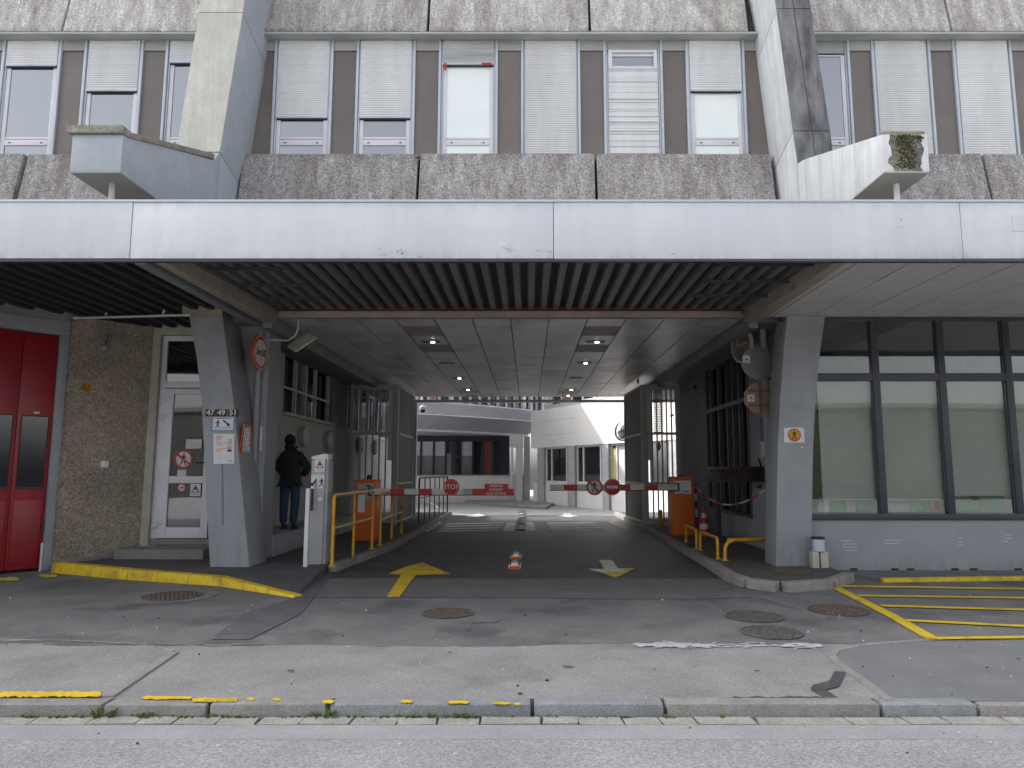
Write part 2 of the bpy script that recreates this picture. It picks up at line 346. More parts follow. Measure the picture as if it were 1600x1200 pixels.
def dup(o, loc, label=None, parent=None, rz=None):
    c = o.copy(); col.objects.link(c)
    if parent is not None: c.parent = parent
    if loc is not None: c.location = loc
    if rz is not None: c.rotation_euler[2] = rz
    if label: c['label'] = label
    ORG[c.name] = Vector(c.location) if parent is None else ORG.get(parent.name, Vector((0,0,0)))
    for ch in o.children: dup(ch, None, None, c)
    return c
def S(name, mb, m, **k):
    o = mb.build(name, m, **k); o['kind'] = 'structure'; return o
def txt(s, size, m, parent, loc, rot=(R(90),0,0), name='lettering', sx=1):
    cu = bpy.data.curves.new('t', 'FONT'); cu.body = s; cu.size = size; cu.align_x = 'CENTER'; cu.align_y = 'CENTER'
    cu.extrude = .0015; cu.resolution_u = 3; cu.offset = size*.018
    ob = bpy.data.objects.new('t', cu); col.objects.link(ob)
    dg = bpy.context.evaluated_depsgraph_get(); me = bpy.data.meshes.new_from_object(ob.evaluated_get(dg))
    bpy.data.objects.remove(ob)
    me.name = name; me.materials.clear(); me.materials.append(M[m])
    mt = Matrix.Translation(Vector(loc)-ORG.get(parent.name, Vector((0,0,0)))) @ (Matrix.Rotation(rot[2],4,'Z') @ Matrix.Rotation(rot[0],4,'X')) @ Matrix.Scale(sx, 4, (1,0,0))
    me.transform(mt)
    o = bpy.data.objects.new(name, me); col.objects.link(o); o.parent = parent; return o
def sheet(pts, z, m, name, parent=None, n=1, thick=.003):
    b = MB(); b.prism(pts, z, z-thick, 'z'); return b.build(name, m, parent)
def walker(mb, cx, cz, h, y, flip=1):       # pedestrian pictogram facing -Y
    k = h; f = flip
    mb.cyl((cx+.02*k*f, cz+.43*k), .07*k, y, y-.002, n=14)
    def pl(pts): mb.prism([(cx+f*a*k, cz+b*k) for a, b in pts], y, y-.002)
    pl([(-.09,.34),(.09,.34),(.10,.02),(-.08,.02)])
    pl([(-.08,.02),(.02,.02),(-.10,-.28),(-.22,-.5),(-.30,-.46),(-.19,-.24)])
    pl([(.0,.021),(.10,.021),(.16,-.22),(.26,-.48),(.17,-.5),(.06,-.24)])
    pl([(-.091,.33),(-.091,.22),(-.24,.03),(-.29,.08)])
    pl([(.091,.33),(.091,.22),(.24,.06),(.28,.12)])

# ================================================================== GROUND
KY = 5.08
# road
b = MB(); b.box(-60, 60, -40, 4.68, -.5, -.08); road = S('road', b, 'road')
b = MB(); b.box(-60, 60, 4.68, 4.93, -.5, -.078)
g = b.build('gutter_strip', 'gutter', road)
x = -7.2; i = 0
while x < 7.5:        # gutter setts along the kerb
    L = random.uniform(.24, .42)
    b = MB(); zt = -.074+random.uniform(-.004, .005)
    jx = random.uniform(-.02, .02)
    b.hexa([(x,4.935,-.2),(x+L-.014,4.935+random.uniform(-.012,.012),-.2),(x+L-.014,KY-.02,-.2),(x,KY-.02,-.2)],
           [(x,4.935,zt),(x+L-.014,4.935+random.uniform(-.012,.012),zt),(x+L-.014+jx,KY-.02,zt+.004),(x+jx,KY-.02,zt+.004)])
    b.build('sett', 'sett', road); x += L
b = MB(); b.box(-60, 60, 4.93, KY+.2, -.5, -.09); b.build('sett_bedding', 'tar', road)
# forecourt base
b = MB(); b.box(-60, 60, KY+.16, 60, -.5, -.012); fore = S('forecourt', b, 'fore_light')
# kerb stones
cuts = [-13, -11, -9.1, XX(160,1100,KY), XX(325,1100,KY), XX(512,1100,KY), XX(832,1105,KY), XX(1040,1105,KY), XX(1378,1105,KY), XX(1530,1105,KY), 5, 6.6, 8.5, 10.5, 13]
for i in range(len(cuts)-1):
    a, c = cuts[i]+.012, cuts[i+1]-.012
    b = MB(); n = 6
    for k in range(n):
        pass
    zt = .004+random.uniform(-.003, .006)
    y0 = KY+random.uniform(-.012, .012)
    b.box(a, c, y0, KY+.15, -.35, zt)
    b.build('kerb_stone', 'kerbblue' if i in (5, 6, 8) else 'kerb', fore, bevel=.02)
# sheets of asphalt, each a few mm above the base
Z0 = 0.0
def gp(*pts): return [G(a, c, Z0) for a, c in pts]
b = MB(); b.box(-30, 30, KY+.162, 7.2, -.011, -.004); b.build('near_asphalt_strip', 'fore_light', fore)
rj = random.Random(21); darkf = []; xj = -9.0; yj = 6.8
while xj < 9:
    yj += rj.gauss(0, .018)-(yj-6.8)*.12; darkf.append((xj, yj+rj.uniform(-.012,.012))); xj += rj.uniform(.04,.16)
darkf = [(-30,6.8)]+darkf+[(30,6.8),(30,13),(-30,13)]
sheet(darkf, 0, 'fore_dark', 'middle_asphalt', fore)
thr = [G(505,899), G(1195,899), G(1190,934), G(900,934), G(460,934)]
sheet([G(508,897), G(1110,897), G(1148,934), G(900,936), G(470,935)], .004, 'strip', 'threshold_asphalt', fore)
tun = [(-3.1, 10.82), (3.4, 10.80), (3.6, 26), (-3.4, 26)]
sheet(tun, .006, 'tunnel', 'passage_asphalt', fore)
b = MB(); b.box(-30, 30, 25.9, 59.9, -.4, .008); b.build('courtyard_asphalt', 'yard', fore)
# left dark strip running from the pavement end to the street
sheet([G(462,934), G(498,898), G(520,898), G(470,960), G(390,1000), G(330,1000), G(380,960)], .008, 'trench', 'dark_trench_patch', fore)
# left panel beside the kerb: slightly lower tone with narrow border stones
def stone_line(pts, wid, nm='border_stone', m='kerb', z=.012, parent=None, L=.75, gap=.012):
    for (a, c) in zip(pts[:-1], pts[1:]):
        a = Vector(a); c = Vector(c); d = c-a; n = max(1, round(d.length/L)); u = d.normalized(); v = Vector((-u.y, u.x))*wid/2
        for k in range(n):
            p = a+d*(k/n)+u*gap/2; q = a+d*((k+1)/n)-u*gap/2
            MB().hexa([(*(p-v),-.1),(*(q-v),-.1),(*(q+v),-.1),(*(p+v),-.1)], [(*(p-v),z),(*(q-v),z+random.uniform(-.003,.004)),(*(q+v),z),(*(p+v),z)]).build(nm, m, parent or fore, bevel=.008)
stone_line([G(168,1090), G(272,1020)], .085, L=.55)
crk = [G(272,1018), G(235,1008), G(150,1003), G(0,999), G(-80,997)]
b = MB()
for p, q in zip(crk[:-1], crk[1:]):
    b.hexa([(p[0],p[1]-.012,-.01),(p[0],p[1]+.012,-.01),(q[0],q[1]+.012,-.01),(q[0],q[1]-.012,-.01)],[(p[0],p[1]-.012,.004),(p[0],p[1]+.012,.004),(q[0],q[1]+.012,.004),(q[0],q[1]-.012,.004)])
b.build('mossy_joint', 'coping', fore)
# right panel
rp = [G(1395,1098), G(1345,1062), G(1303,1030), G(1310,1016), G(1345,1008), G(1440,1004), G(1700,1000), (12,5.25), (12,5.24)]
rp = [G(1395,1096), G(1345,1062), G(1305,1030), G(1312,1017), G(1345,1009), G(1440,1004), G(1700,999), G(1760,1097)]
sheet(rp, .005, 'patch', 'right_asphalt_panel', fore)
stone_line([G(1392,1097), G(1348,1063), G(1308,1035), G(1300,1026), G(1308,1016), G(1350,1008), G(1452,1001)], .07, L=.5)
# tar squiggle and crack
sq = [(1304,1049),(1321,1051),(1311,1073),(1290,1079),(1313,1093),(1296,1096),(1267,1078),(1270,1071),(1296,1065)]
sheet([G(*p) for p in sq], .007, 'tar', 'tar_repair', fore)
b = MB(); cp = [G(1145,1097), G(1150,1092), G(1200,1091), G(1250,1090), G(1300,1093)]
b2 = [(p[0], p[1]+.006) for p in cp]+[(p[0], p[1]-.012) for p in cp[::-1]]
sheet(b2, .004, 'tar', 'tar_crack', fore)
rc = random.Random(31)
def crack(pts, wd=.012, m='tar', z=.012):
    up = []; lo = []
    for p, q in zip(pts[:-1], pts[1:]):
        n = max(2, int(math.hypot(q[0]-p[0], q[1]-p[1])/7))
        for k in range(n):
            X_, Y_ = G(p[0]+(q[0]-p[0])*k/n, p[1]+(q[1]-p[1])*k/n); j = rc.gauss(0, .012); w_ = wd*rc.uniform(.3, 1.3)
            up.append((X_, Y_+j+w_)); lo.append((X_, Y_+j-w_))
    MB().prism(up+lo[::-1], z, z-.004, 'z').build('crack', m, fore)
crack([(475,935),(700,934),(900,936),(1060,938),(1185,934)], .010)
crack([(1186,935),(1215,945),(1262,957)], .008)
crack([(735,976),(775,973),(792,966)], .006)
crack([(1110,1095),(1150,1091),(1262,1090),(1300,1094)], .010, z=.009)
crack([(0,1003),(90,1001),(180,1006),(300,1009),(420,1008)], .010, 'coping')
crack([(880,1042),(905,1043)], .012); crack([(700,1020),(712,1021)], .012); crack([(450,1048),(470,1050)], .01); crack([(1180,1050),(1196,1051)], .012)
# white worn line
rw = random.Random(17); b = MB()
for _ in range(210):
    u = rw.random(); px = rw.uniform(995,1112) if u < .6 else (rw.uniform(1225,1280) if u < .9 else rw.uniform(1112,1225))
    c = Vector(G(px, 1007+rw.gauss(0,2.0)+(px-1000)*.004, .009)); a0 = rw.uniform(0, 6.28); n_ = 6; rx, ry = rw.uniform(.02,.075), rw.uniform(.008,.02)
    b.prism([(c.x+rx*math.cos(2*math.pi*k/n_)*rw.uniform(.6,1.1), c.y+ry*math.sin(2*math.pi*k/n_)*rw.uniform(.6,1.1)) for k in range(n_)], .0085+_*.00001, .005, 'z')
tag(b.build('painted_line', 'white_worn'), 'worn, flaked white painted strip on the forecourt below the two black manhole covers', 'road marking', kind='stuff')
# small litter specks / patches of tar
b = MB()
for k in range(38):
    px, py = random.uniform(-20, 1620), random.uniform(945, 1190)
    z = .01 if py < 1095 else -.076
    if 1095 <= py < 1130: continue
    X, Y = G(px, py, z); r = random.uniform(.003, .009)
    b.cyl((X, Y), r, z-.01, z+.003, 'z', 6, sx=random.uniform(.7, 2.2))
tag(b.build('litter_specks', 'tar'), 'small dark chewing gum and grit specks on the asphalt', 'grit', kind='stuff')
b = MB()
for k in range(90):
    px, py = random.uniform(-20, 1620), random.uniform(925, 1190)
    z = .01 if py < 1095 else -.076
    if 1095 <= py < 1130: continue
    X, Y = G(px, py, z); r = random.uniform(.003, .009)
    b.cyl((X, Y), r, z-.01, z+.004, 'z', 6, sx=random.uniform(.7, 1.6))
tag(b.build('pale_grit', 'white'), 'small pale bits of grit scattered on the asphalt', 'grit', kind='stuff')

# pavements
pl = [(-7.55,11.45), G(200,906), G(345,916,0), G(462,934,0), G(512,893), (-2.85,14.5), (-2.85,26), (-5.6,26), (-5.6,12.9), (-6.9,13.0)]
b = MB(); h = .12
top = [(p[0], p[1], h) for p in pl]; top[3] = (*pl[3], .02); top[2] = (*pl[2], .10)
bot = [(p[0], p[1], -.01) for p in pl]; n = len(pl)
b.add(bot+top, [tuple(range(n))[::-1], tuple(range(n, 2*n))]+[(i, (i+1)%n, n+(i+1)%n, n+i) for i in range(n)])
pavl = S('left_pavement', b, 'pave_l')
# yellow painted kerb on it
yk = [Vector((*pl[0],0)), Vector((*pl[1],0)), Vector((*pl[2],0)), Vector((*pl[3],0))]
hs_ = [.165, .15, .125, .03]
for i in range(3):
    p, q = yk[i], yk[i+1]; seg = 3
    for k in range(seg):
        A = p+(q-p)*(k/seg); B = p+(q-p)*((k+1)/seg); u = (q-p).normalized(); v = Vector((-u.y, u.x, 0))
        if v.y < 0: v = -v
        ha = hs_[i]+(hs_[i+1]-hs_[i])*k/seg; hb = hs_[i]+(hs_[i+1]-hs_[i])*(k+1)/seg
        A2 = A+u*.004; B2 = B-u*.004; wd = .15 if i < 2 else .11
        MB().hexa([A2-v*.03, B2-v*.03, B2+v*wd, A2+v*wd], [A2-v*.01+Vector((0,0,ha)), B2-v*.01+Vector((0,0,hb)), B2+v*wd+Vector((0,0,hb)), A2+v*wd+Vector((0,0,ha))]).build('kerb_stone', 'yellow', pavl, bevel=.012)
def kerbline(pts, hgt, parent, wid=.14, m='kerb', L=.9, z0=-.1):
    for (a, c) in zip(pts[:-1], pts[1:]):
        a = Vector((*a,0)); c = Vector((*c,0)); d = c-a; n = max(1, round(d.length/L)); u = d.normalized(); v = Vector((-u.y, u.x, 0))
        for k in range(n):
            p = a+d*(k/n)+u*.005; q = a+d*((k+1)/n)-u*.005
            MB().hexa([p+v*.02+Vector((0,0,z0)), q+v*.02+Vector((0,0,z0)), q-v*wid+Vector((0,0,z0)), p-v*wid+Vector((0,0,z0))],
                      [p+Vector((0,0,hgt)), q+Vector((0,0,hgt)), q-v*wid+Vector((0,0,hgt)), p-v*wid+Vector((0,0,hgt))]).build('kerb_stone', m, parent, bevel=.015)
kl = [(-2.9,26), (-2.9,14.5), G(512,894)]
kerbline([p for p in kl], .128, pavl, wid=-.14, m='tunnel' if 0 else 'concrete', L=1.1)
# right island
ri = [(4.7,11.4), G(1318,907,0), G(1290,918), G(1220,923), G(1175,917), G(1150,908), G(1120,889), (3.15,13.2), (3.2,15.8), (3.3,26), (6,26), (6,17), (4.7,17)]
b = MB(); n = len(ri)
b.add([(p[0],p[1],-.01) for p in ri]+[(p[0],p[1],.12) for p in ri], [tuple(range(n))[::-1], tuple(range(n, 2*n))]+[(i, (i+1)%n, n+(i+1)%n, n+i) for i in range(n)])
pavr = S('right_pavement', b, 'pave_l')
kerbline(ri[1:10], .128, pavr, wid=-.16, L=.8)
# low strip along the right wall with yellow painted edge
rs = [(4.72,11.38), G(1322,884,.06), G(1378,908,.0), (8,10.85), (14,10.9), (14,11.38)]
b = MB(); b.prism([(4.75,11.39),(4.85,11.2),(5.15,10.55),(7.4,10.78),(14,10.9),(14,11.39)], -.01, .045, 'z'); b.build('wall_strip', 'fore_dark', pavr)
for k, (a, c) in enumerate([(5.15,6.3),(6.3,7.5),(7.5,8.8),(8.8,10)]):
    ya = 10.45+(a-5.15)*.09; yc = 10.45+(c-5.15)*.09
    MB().hexa([(a,ya,-.05),(c-.01,yc,-.05),(c-.01,yc+.12,-.05),(a,ya+.12,-.05)],[(a,ya,.055),(c-.01,yc,.055),(c-.01,yc+.12,.055),(a,ya+.12,.055)]).build('kerb_stone','yellow',pavr,bevel=.012)
# yellow hatching
hatch = thing('hatched_marking', 'yellow hatched no-parking bay painted on the forecourt at the right', 'road marking', (*G(1450,960),.01))
def band(pts, wd, z, nm, m, parent):
    """painted band with given px polyline and real width"""
    for (a, c) in zip(pts[:-1], pts[1:]):
        a = Vector(a); c = Vector(c); u = (c-a).normalized(); v = Vector((-u.y, u.x))*wd/2
        e = u*wd*.3
        MB().prism([tuple(a-v-e), tuple(c-v+e), tuple(c+v+e), tuple(a+v-e)], z, z-.003, 'z').build(nm, m, parent)
band([G(1296,914), G(1392,962)], .13, .010, 'stripe', 'yellow', hatch)
band([G(1392,962), G(1457,999)], .13, .0104, 'stripe', 'yellow', hatch)
band([G(1462,999), G(1700,996)], .09, .014, 'stripe', 'yellow', hatch)
band([G(1312,917), G(1700,923)], .125, .0145, 'stripe', 'yellow', hatch)
band([G(1345,932), G(1700,937)], .105, .0146, 'stripe', 'yellow', hatch)
band([G(1382,948), G(1700,957)], .105, .0147, 'stripe', 'yellow', hatch)
band([G(1420,971), G(1700,985)], .105, .0148, 'stripe', 'yellow', hatch)
# yellow line pieces on the kerb top
b = MB()
ky = thing('kerb_line', 'yellow line painted along the street kerb at the left, broken up towards the middle', 'road marking', (-4,5.2,.01))
def strip(px0, px1, py, hw, m='yellow'):
    n = max(2, int((px1-px0)/4)); up = []; lo = []
    for k in range(n+1):
        x_ = px0+(px1-px0)*k/n; e = 1 if 0 < k < n else .3
        up.append(G(x_, py-hw*e*random.uniform(.55,1.15), .012)); lo.append(G(x_, py+hw*e*random.uniform(.55,1.15), .012))
    MB().prism(up+lo[::-1], .016, .012, 'z').build('paint_patch', m, ky)
strip(-60, 158, 1085, 4.5); strip(222, 300, 1090.5, 2.5); strip(300, 372, 1094, 3.4); strip(385, 398, 1092.5, 2); strip(425, 440, 1093, 2)
strip(503, 522, 1096.5, 3); strip(625, 645, 1096.5, 2); strip(700, 733, 1097.5, 2.4); strip(770, 797, 1099, 2.2); strip(803, 815, 1100, 1.6)
strip(-40, 30, 905, 3, 'yellow_worn'); strip(60, 90, 900, 2.5, 'yellow_worn')

# painted arrows
ar = sheet([G(604,934), G(627,899), G(608,897), G(636,886), G(660,880), G(704,898), G(650,899), G(624,934)], .014, 'yellow', 'arrow_marking')
tag(ar, 'large yellow arrow pointing into the passage on the left lane', 'road marking')
aw = thing('arrow_marking', 'pale cream arrow with yellow tip pointing out of the passage on the right lane', 'road marking', (*G(955,890),.01))
sheet([G(936,876), G(956,876), G(966,889.5), G(992,889), G(978,896), G(940,896), G(919,890), G(944,890)], .0135, 'cream_paint', 'arrow_body', aw)
sheet([G(975,890.5), G(992,889.2), G(962,904.5), G(940,896), G(976,895)], .0168, 'yellow_worn', 'arrow_tip', aw)
tag(sheet([G(727,807), G(748,802.5), G(758,806), G(748,808), G(740,808)], .013, 'zebra', 'arrow_marking'), 'small distant white arrow on the left lane past the zebra', 'road marking')
tag(sheet([G(880,803), G(892,803), G(894,806), G(904,806.3), G(888,808), G(872,806.3), G(881,806)], .013, 'zebra', 'arrow_marking'), 'small distant white arrow on the right lane past the zebra', 'road marking')
zb = thing('zebra_marking', 'white slanted zebra stripes across both lanes deep in the passage', 'road marking', (0,17.5,.01))
def zs(pts): sheet([G(*p) for p in pts], .013, 'zebra', 'stripe', zb)
for k in range(4):
    y = 817+k*3.8; s_ = k*.9
    zs([(672-k*7,y),(690-k*5,y),(688-k*6,y+2.2),(664-k*8,y+2.2)])
    zs([(702-k*4,y+1),(790-k*3,y-.2),(786-k*3,y+1.2),(694-k*4,y+3.6)])
    zs([(854+k*1.5,y),(925+k*5,y-.6),(930+k*5,y+1.3),(857+k*1.5,y+2.6)])
    zs([(948+k*6,y-1.5),(958+k*6,y-1.5),(966+k*6,y+.9),(954+k*6,y+.9)])
zs([(792,817),(806,817),(804,830),(786,830)]); zs([(822,817),(832,817),(838,830),(821,830)])

# manholes
def manhole(px, py, r, m, label, z=.008, name='manhole_cover'):
    X, Y = G(px, py, z)
    t = thing(name, label, 'manhole cover', (X, Y, z))
    b = MB(); b.ring((X, Y), r*.93, r, z, z+.008, 'z', 36); b.build('rim', m, t)
    b = MB(); b.cyl((X, Y), r*.915, z, z+.003, 'z', 36); b.build('lid', m, t)
    b = MB(); k = 0; st = .058
    nn = int(r/st)+1
    for i in range(-nn, nn+1):
        for j in range(-nn, nn+1):
            x_, y_ = X+i*st+(j % 2)*st/2, Y+j*st
            if math.hypot(x_-X, y_-Y) < r*.86: b.box(x_-.017, x_+.017, y_-.019, y_+.019, z+.003, z+.0085)
    b.build('stud_pattern', m, t)['kind'] = 'stuff'; return t
manhole(270, 931, .36, 'rusty_iron', 'round rusty manhole cover in a patched ring near the yellow kerb at the left')
X, Y = G(270,931); MB().ring((X,Y), .375, .55, .001, .0055, 'z', 40).build('manhole_surround', 'ringpatch', fore)
manhole(700, 958, .29, 'rusty_iron', 'round manhole cover in the middle of the drive below the yellow arrow')
manhole(1178, 963, .31, 'iron', 'rear of the two dark manhole covers close together on the drive')
manhole(1205, 988, .30, 'iron', 'front of the two dark manhole covers close together on the drive')
manhole(1310, 953, .335, 'rusty_iron', 'brown manhole cover crossed by the edge of the yellow hatching')
manhole(1237, 893, .33, 'rusty_iron', 'flat rusty cover in the pavement at the foot of the right pillar', z=.124)
X,Y = G(1310,878,.12)
# lane separators
sep_l = {0: 'nearest orange and white rubber lane separator on the centre line', 1: 'second orange and white rubber lane separator on the centre line'}
for i, (px, py) in enumerate([(804, 889), (806, 874)]):
    X, Y = G(px, py)
    t = thing('lane_separator', sep_l[i], 'lane separator', (X, Y, .006), group='rubber lane separators on the centre line')
    prof = [(-.105,.006),(-.10,.05),(-.06,.088),(0,.102),(.06,.088),(.10,.05),(.105,.006)]
    b = MB(); b.prism([(X+p[0], p[1]) for p in prof], Y, Y+.36); b.build('body', 'white', t, bevel=.01)
    b = MB(); b.hexa([(X-.085,Y-.09,.006),(X+.085,Y-.09,.006),(X+.10,Y-.003,.006),(X-.10,Y-.003,.006)], [(X-.05,Y-.05,.03),(X+.05,Y-.05,.03),(X+.085,Y-.003,.048),(X-.085,Y-.003,.048)]); b.build('nose', 'orange', t)
    b = MB()
    for sx in (-1, 1):
        b.box(X+sx*.07-.012, X+sx*.07+.012, Y-.004, Y+.30, .06, .092)
    b.build('rubber_band', 'black', t)
b = MB()
sb = thing('lane_separator', 'far row of black and white rubber lane separators beyond the zebra', 'lane separator', (*G(814,826),.006), group='rubber lane separators on the centre line')
X, Y = G(814, 828)
MB().box(X-.12, X+.12, Y-.3, Y+1.6, .006, .05).build('base', 'black', sb, bevel=.02)
for k in range(5):
    X, Y = G(815.2, 822-k*4.6)
    MB().prism([(X+p[0]*1.25, p[1]*1.2+.01) for p in prof], Y, Y+.28).build('reflector_block', 'white', sb, bevel=.01)
    MB().prism([(X+p[0]*1.28, p[1]*1.25+.01) for p in prof], Y+.30, Y+.75).build('rubber_block', 'black', sb, bevel=.01)

# weeds along the kerb
rng = random.Random(3)
def tuft(mb, X, Y, z, n, h, spread=.05):
    for _ in range(n):
        a = rng.uniform(0, 6.28); r = rng.uniform(0, spread); px_, py_ = X+math.cos(a)*r*1.6, Y+math.sin(a)*r*.4
        lean = rng.uniform(.2, 1)*h*.8; ww = rng.uniform(.006, .014); hh = h*rng.uniform(.4, 1)
        c, s_ = math.cos(a), math.sin(a)
        mb.add([(px_-s_*ww*.5, py_+c*ww*.5, z), (px_+s_*ww*.5, py_-c*ww*.5, z), (px_+c*lean*.5+s_*ww, py_+s_*lean*.5-c*ww, z+hh*.7), (px_+c*lean, py_+s_*lean, z+hh), (px_+c*lean*.5-s_*ww, py_+s_*lean*.5+c*ww, z+hh*.7)], [(0,1,2,3,4)])
b = MB()
for (px, n, h) in [(160,26,.075),(50,8,.03),(88,8,.03),(115,8,.035),(222,22,.05),(262,10,.03),(290,8,.03),(330,14,.035),(362,12,.03),(470,8,.03),(490,14,.035),(508,22,.065),(545,8,.03),(605,8,.025),(640,20,.032),(675,14,.035),(712,18,.035),(728,16,.04),(860,14,.02),(870,14,.02),(975,12,.025),(1040,10,.03),(1130,7,.03),(560,6,.02),(30,6,.025),(1395,6,.02)]:
    tuft(b, XX(px, 1110, KY-.02), KY-.022, -.076, n, h, .05)
for _ in range(90): tuft(b, rng.uniform(-4.4, 1.0), KY-.022, -.077, 3, .018, .03)
tag(b.build('kerb_weeds', 'leaf'), 'small green weeds growing in the joint at the foot of the street kerb', 'weeds', kind='stuff')

# ================================================================== OFFICE BUILDING (upper storeys)
WY = 11.85
bld = thing('office_building', 'grey concrete office building with roller-shuttered windows spanning over the passage', 'building', (0,12,4.4))
LB = lambda z: 11.65-(7.07-z)*.195
def panel(x0, x1, z0, z1, yf, m, th=.16, parent=bld, x0t=None, x1t=None):
    b = MB(); x0t = x0 if x0t is None else x0t; x1t = x1 if x1t is None else x1t
    nx, nz = 1, 1
    y0, y1 = yf(z0), yf(z1)
    b.hexa([(x0,y0,z0),(x1,y0,z0),(x1,y0+th,z0),(x0,y0+th,z0)], [(x0t,y1,z1),(x1t,y1,z1),(x1t,y1+th,z1),(x0t,y1+th,z1)])
    return b.build('concrete_panel', m, parent, bevel=.018)
g_ = .022
for a, c in [(-15,-11.8),(-11.76,-8.74),(-8.7,-5.6),(-4.96,-1.89),(-1.89,1.17),(1.17,4.235),(4.9,7.89),(7.89,10.95),(10.95,14)]:
    panel(a+g_, c-g_, 4.9, 7.07+random.uniform(-.012,.012), LB, 'conc_lo')
UB = lambda z: 11.61+(z-9.32)*.195
for a, c in [(-14,-11.2),(-11.2,-8.27),(-8.27,-5.2),(-4.69,-1.78),(-1.78,1.1),(1.1,3.93),(4.6,7.52),(7.52,10.4),(10.4,13.5)]:
    panel(a+g_, c-g_, 9.34, 11.3, UB, 'conc_up')
MB().box(-15, 14, 11.79, 11.84, 4.9, 7.0).build('joint_backing', 'joint', bld)
MB().hexa([(-14,11.75,9.36),(14,11.75,9.36),(14,12.5,9.36),(-14,12.5,9.36)],[(-14,12.1,11.2),(14,12.1,11.2),(14,12.6,11.2),(-14,12.6,11.2)]).build('joint_backing', 'joint', bld)
MB().box(-15, 14, 11.63, 12.3, 9.30, 9.338).build('soffit', 'soffit', bld)
# body above (gives the street its shade)
MB().box(-70, 45, 12.5, 25, 11.3, 23).build('upper_wall', 'roofdark', bld)
MB().box(-70, 45, 12.35, 12.5, 4.6, 11.3).build('room_back_wall', 'office_in', bld)
MB().box(-70, 45, 12.52, 25, 4.45, 11.28).build('upper_wall', 'roofdark', bld)
MB().box(-70, -15, 11.0, 12.34, 4.6, 23).build('side_wall', 'roofdark', bld)
MB().box(14, 45, 11.0, 12.34, 4.6, 23).build('side_wall', 'roofdark', bld)
WB, WT = 6.9, 9.30
def win(cx, sh_px, bright=False, mode='n', label=None):
    hw = .53; xl, xr = cx-hw, cx+hw
    w_ = MB(); yf = WY
    w_.box(xl, xl+.045, yf-.05, yf+.06, WB, WT-.002); w_.box(xr-.045, xr, yf-.05, yf+.06, WB, WT-.002)
    w_.box(xl+.05, xl+.075, yf-.02, yf+.05, WB, WT-.01); w_.box(xr-.075, xr-.05, yf-.02, yf+.05, WB, WT-.01)
    w0 = w_.build('window', 'alu', bld, bevel=.006)
    if label: w0['label'] = label
    il, ir = xl+.078, xr-.078
    zt = Z(sh_px, WY) if sh_px else WT
    tz = Z(222, WY)          # transom
    f = MB()
    if mode != 'full':
        ft = min(WT-.004, zt+.25)
        top = ft if mode == 'n' else Z(88, WY)+.06
        f.box(il, il+.07, yf, yf+.05, WB, top); f.box(ir-.07, ir, yf, yf+.05, WB, top)
        f.box(il+.071, ir-.071, yf, yf+.05, tz-.06, tz+.045); f.box(il+.071, ir-.071, yf+.002, yf+.045, tz+.055, tz+.095)
        f.box(il+.071, ir-.071, yf, yf+.05, top-.06, top)
        f.build('frame', 'pvc', w0, bevel=.006)
        MB().box(il+.15, il+.19, yf-.008, yf, tz-.02, tz-.005).box(ir-.19, ir-.15, yf-.008, yf, tz-.02, tz-.005).build('drain_cap', 'black', w0)
        MB().box(il+.06, ir-.06, yf+.02, yf+.03, WB, top-.02).build('pane', 'pane_bright' if bright else 'pane_sky', w0)
    # roller shutter of slats
    if mode != 'none' and mode != 'topnone':
        zb = zt if mode != 'full' else WB
        s_ = MB(); z = WT-.005; p = .043; ys = yf-.03
        pts = []
        while z-p > zb:
            pts += [(ys, z), (ys-.009, z-p*.25), (ys-.010, z-p*.6), (ys-.001, z-p*.95)]; z -= p
        pts += [(ys, zb)]
        outline = pts+[(ys+.02, zb), (ys+.02, WT-.005)]
        s_.prism(outline, il-.003, ir+.003, 'x')
        so_ = s_.build('shutter', 'shutter_old' if bright == 2 else 'shutter', w0)
        if mode == 'n':
            MB().box(il-.002, ir+.002, yf-.045, yf-.012, zb-.035, zb-.002).build('end_rail', 'alu', w0)
            MB().box(il, ir, yf-.010, yf+.0-.002, zb-.06, zb-.036).build('shadow_gap', 'black', w0)
            MB().box(cx-.03, cx+.03, yf-.052, yf-.045, zb-.022, zb-.008).build('handle', 'white', w0)
    return w0
win(-8.90, 102); win(-7.43, 141); win(-5.97, 97); win(-4.017, 183); win(-2.543, 183)
w3 = win(-1.069, 100, 2); win(.405, None, mode='full')
w5 = win(3.353, 141, True)
win(6.69, None, mode='full'); win(8.15, None, mode='full'); win(9.62, 150); win(-10.37, 150)
win(5.24, None, mode='topnone')
MB().box(5.24-.45, 5.24+.45, WY+.0, WY+.04, Z(86,WY), WT-.004).build('head_box', 'head', bld)
# the window with a sheet-like curtain of flat slats under a small light
w4 = win(1.88, None, mode='none')
def curtain():
    b = MB(); z = Z(109, WY); pts = []
    while z > WB:
        dz = random.choice([.035,.05,.10,.14,.05]); pts += [(WY-.012+random.uniform(-.008,.008), z), (WY-.02+random.uniform(-.012,.006), z-dz*.85)]; z -= dz
    b.prism(pts+[(WY+.0-.001, WB), (WY-.001, Z(109,WY))], 1.88-.44, 1.88+.44, 'x'); return b.build('curtain', 'shutter', w4)
curtain()
MB().box(1.88-.45, 1.88+.45, WY-.012, WY-.002, Z(79,WY), WT-.004).build('head_box', 'head', w4)
f = MB(); zt_, zb_ = Z(79,WY)-.003, Z(109,WY)+.003
f.box(1.44,1.51,WY-.03,WY-.002,zb_,zt_).box(2.25,2.32,WY-.03,WY-.002,zb_,zt_).box(1.512,2.248,WY-.03,WY-.002,zb_,zb_+.05).box(1.512,2.248,WY-.03,WY-.002,zt_-.05,zt_)
f.build('top_light_frame', 'pvc', w4, bevel=.005)
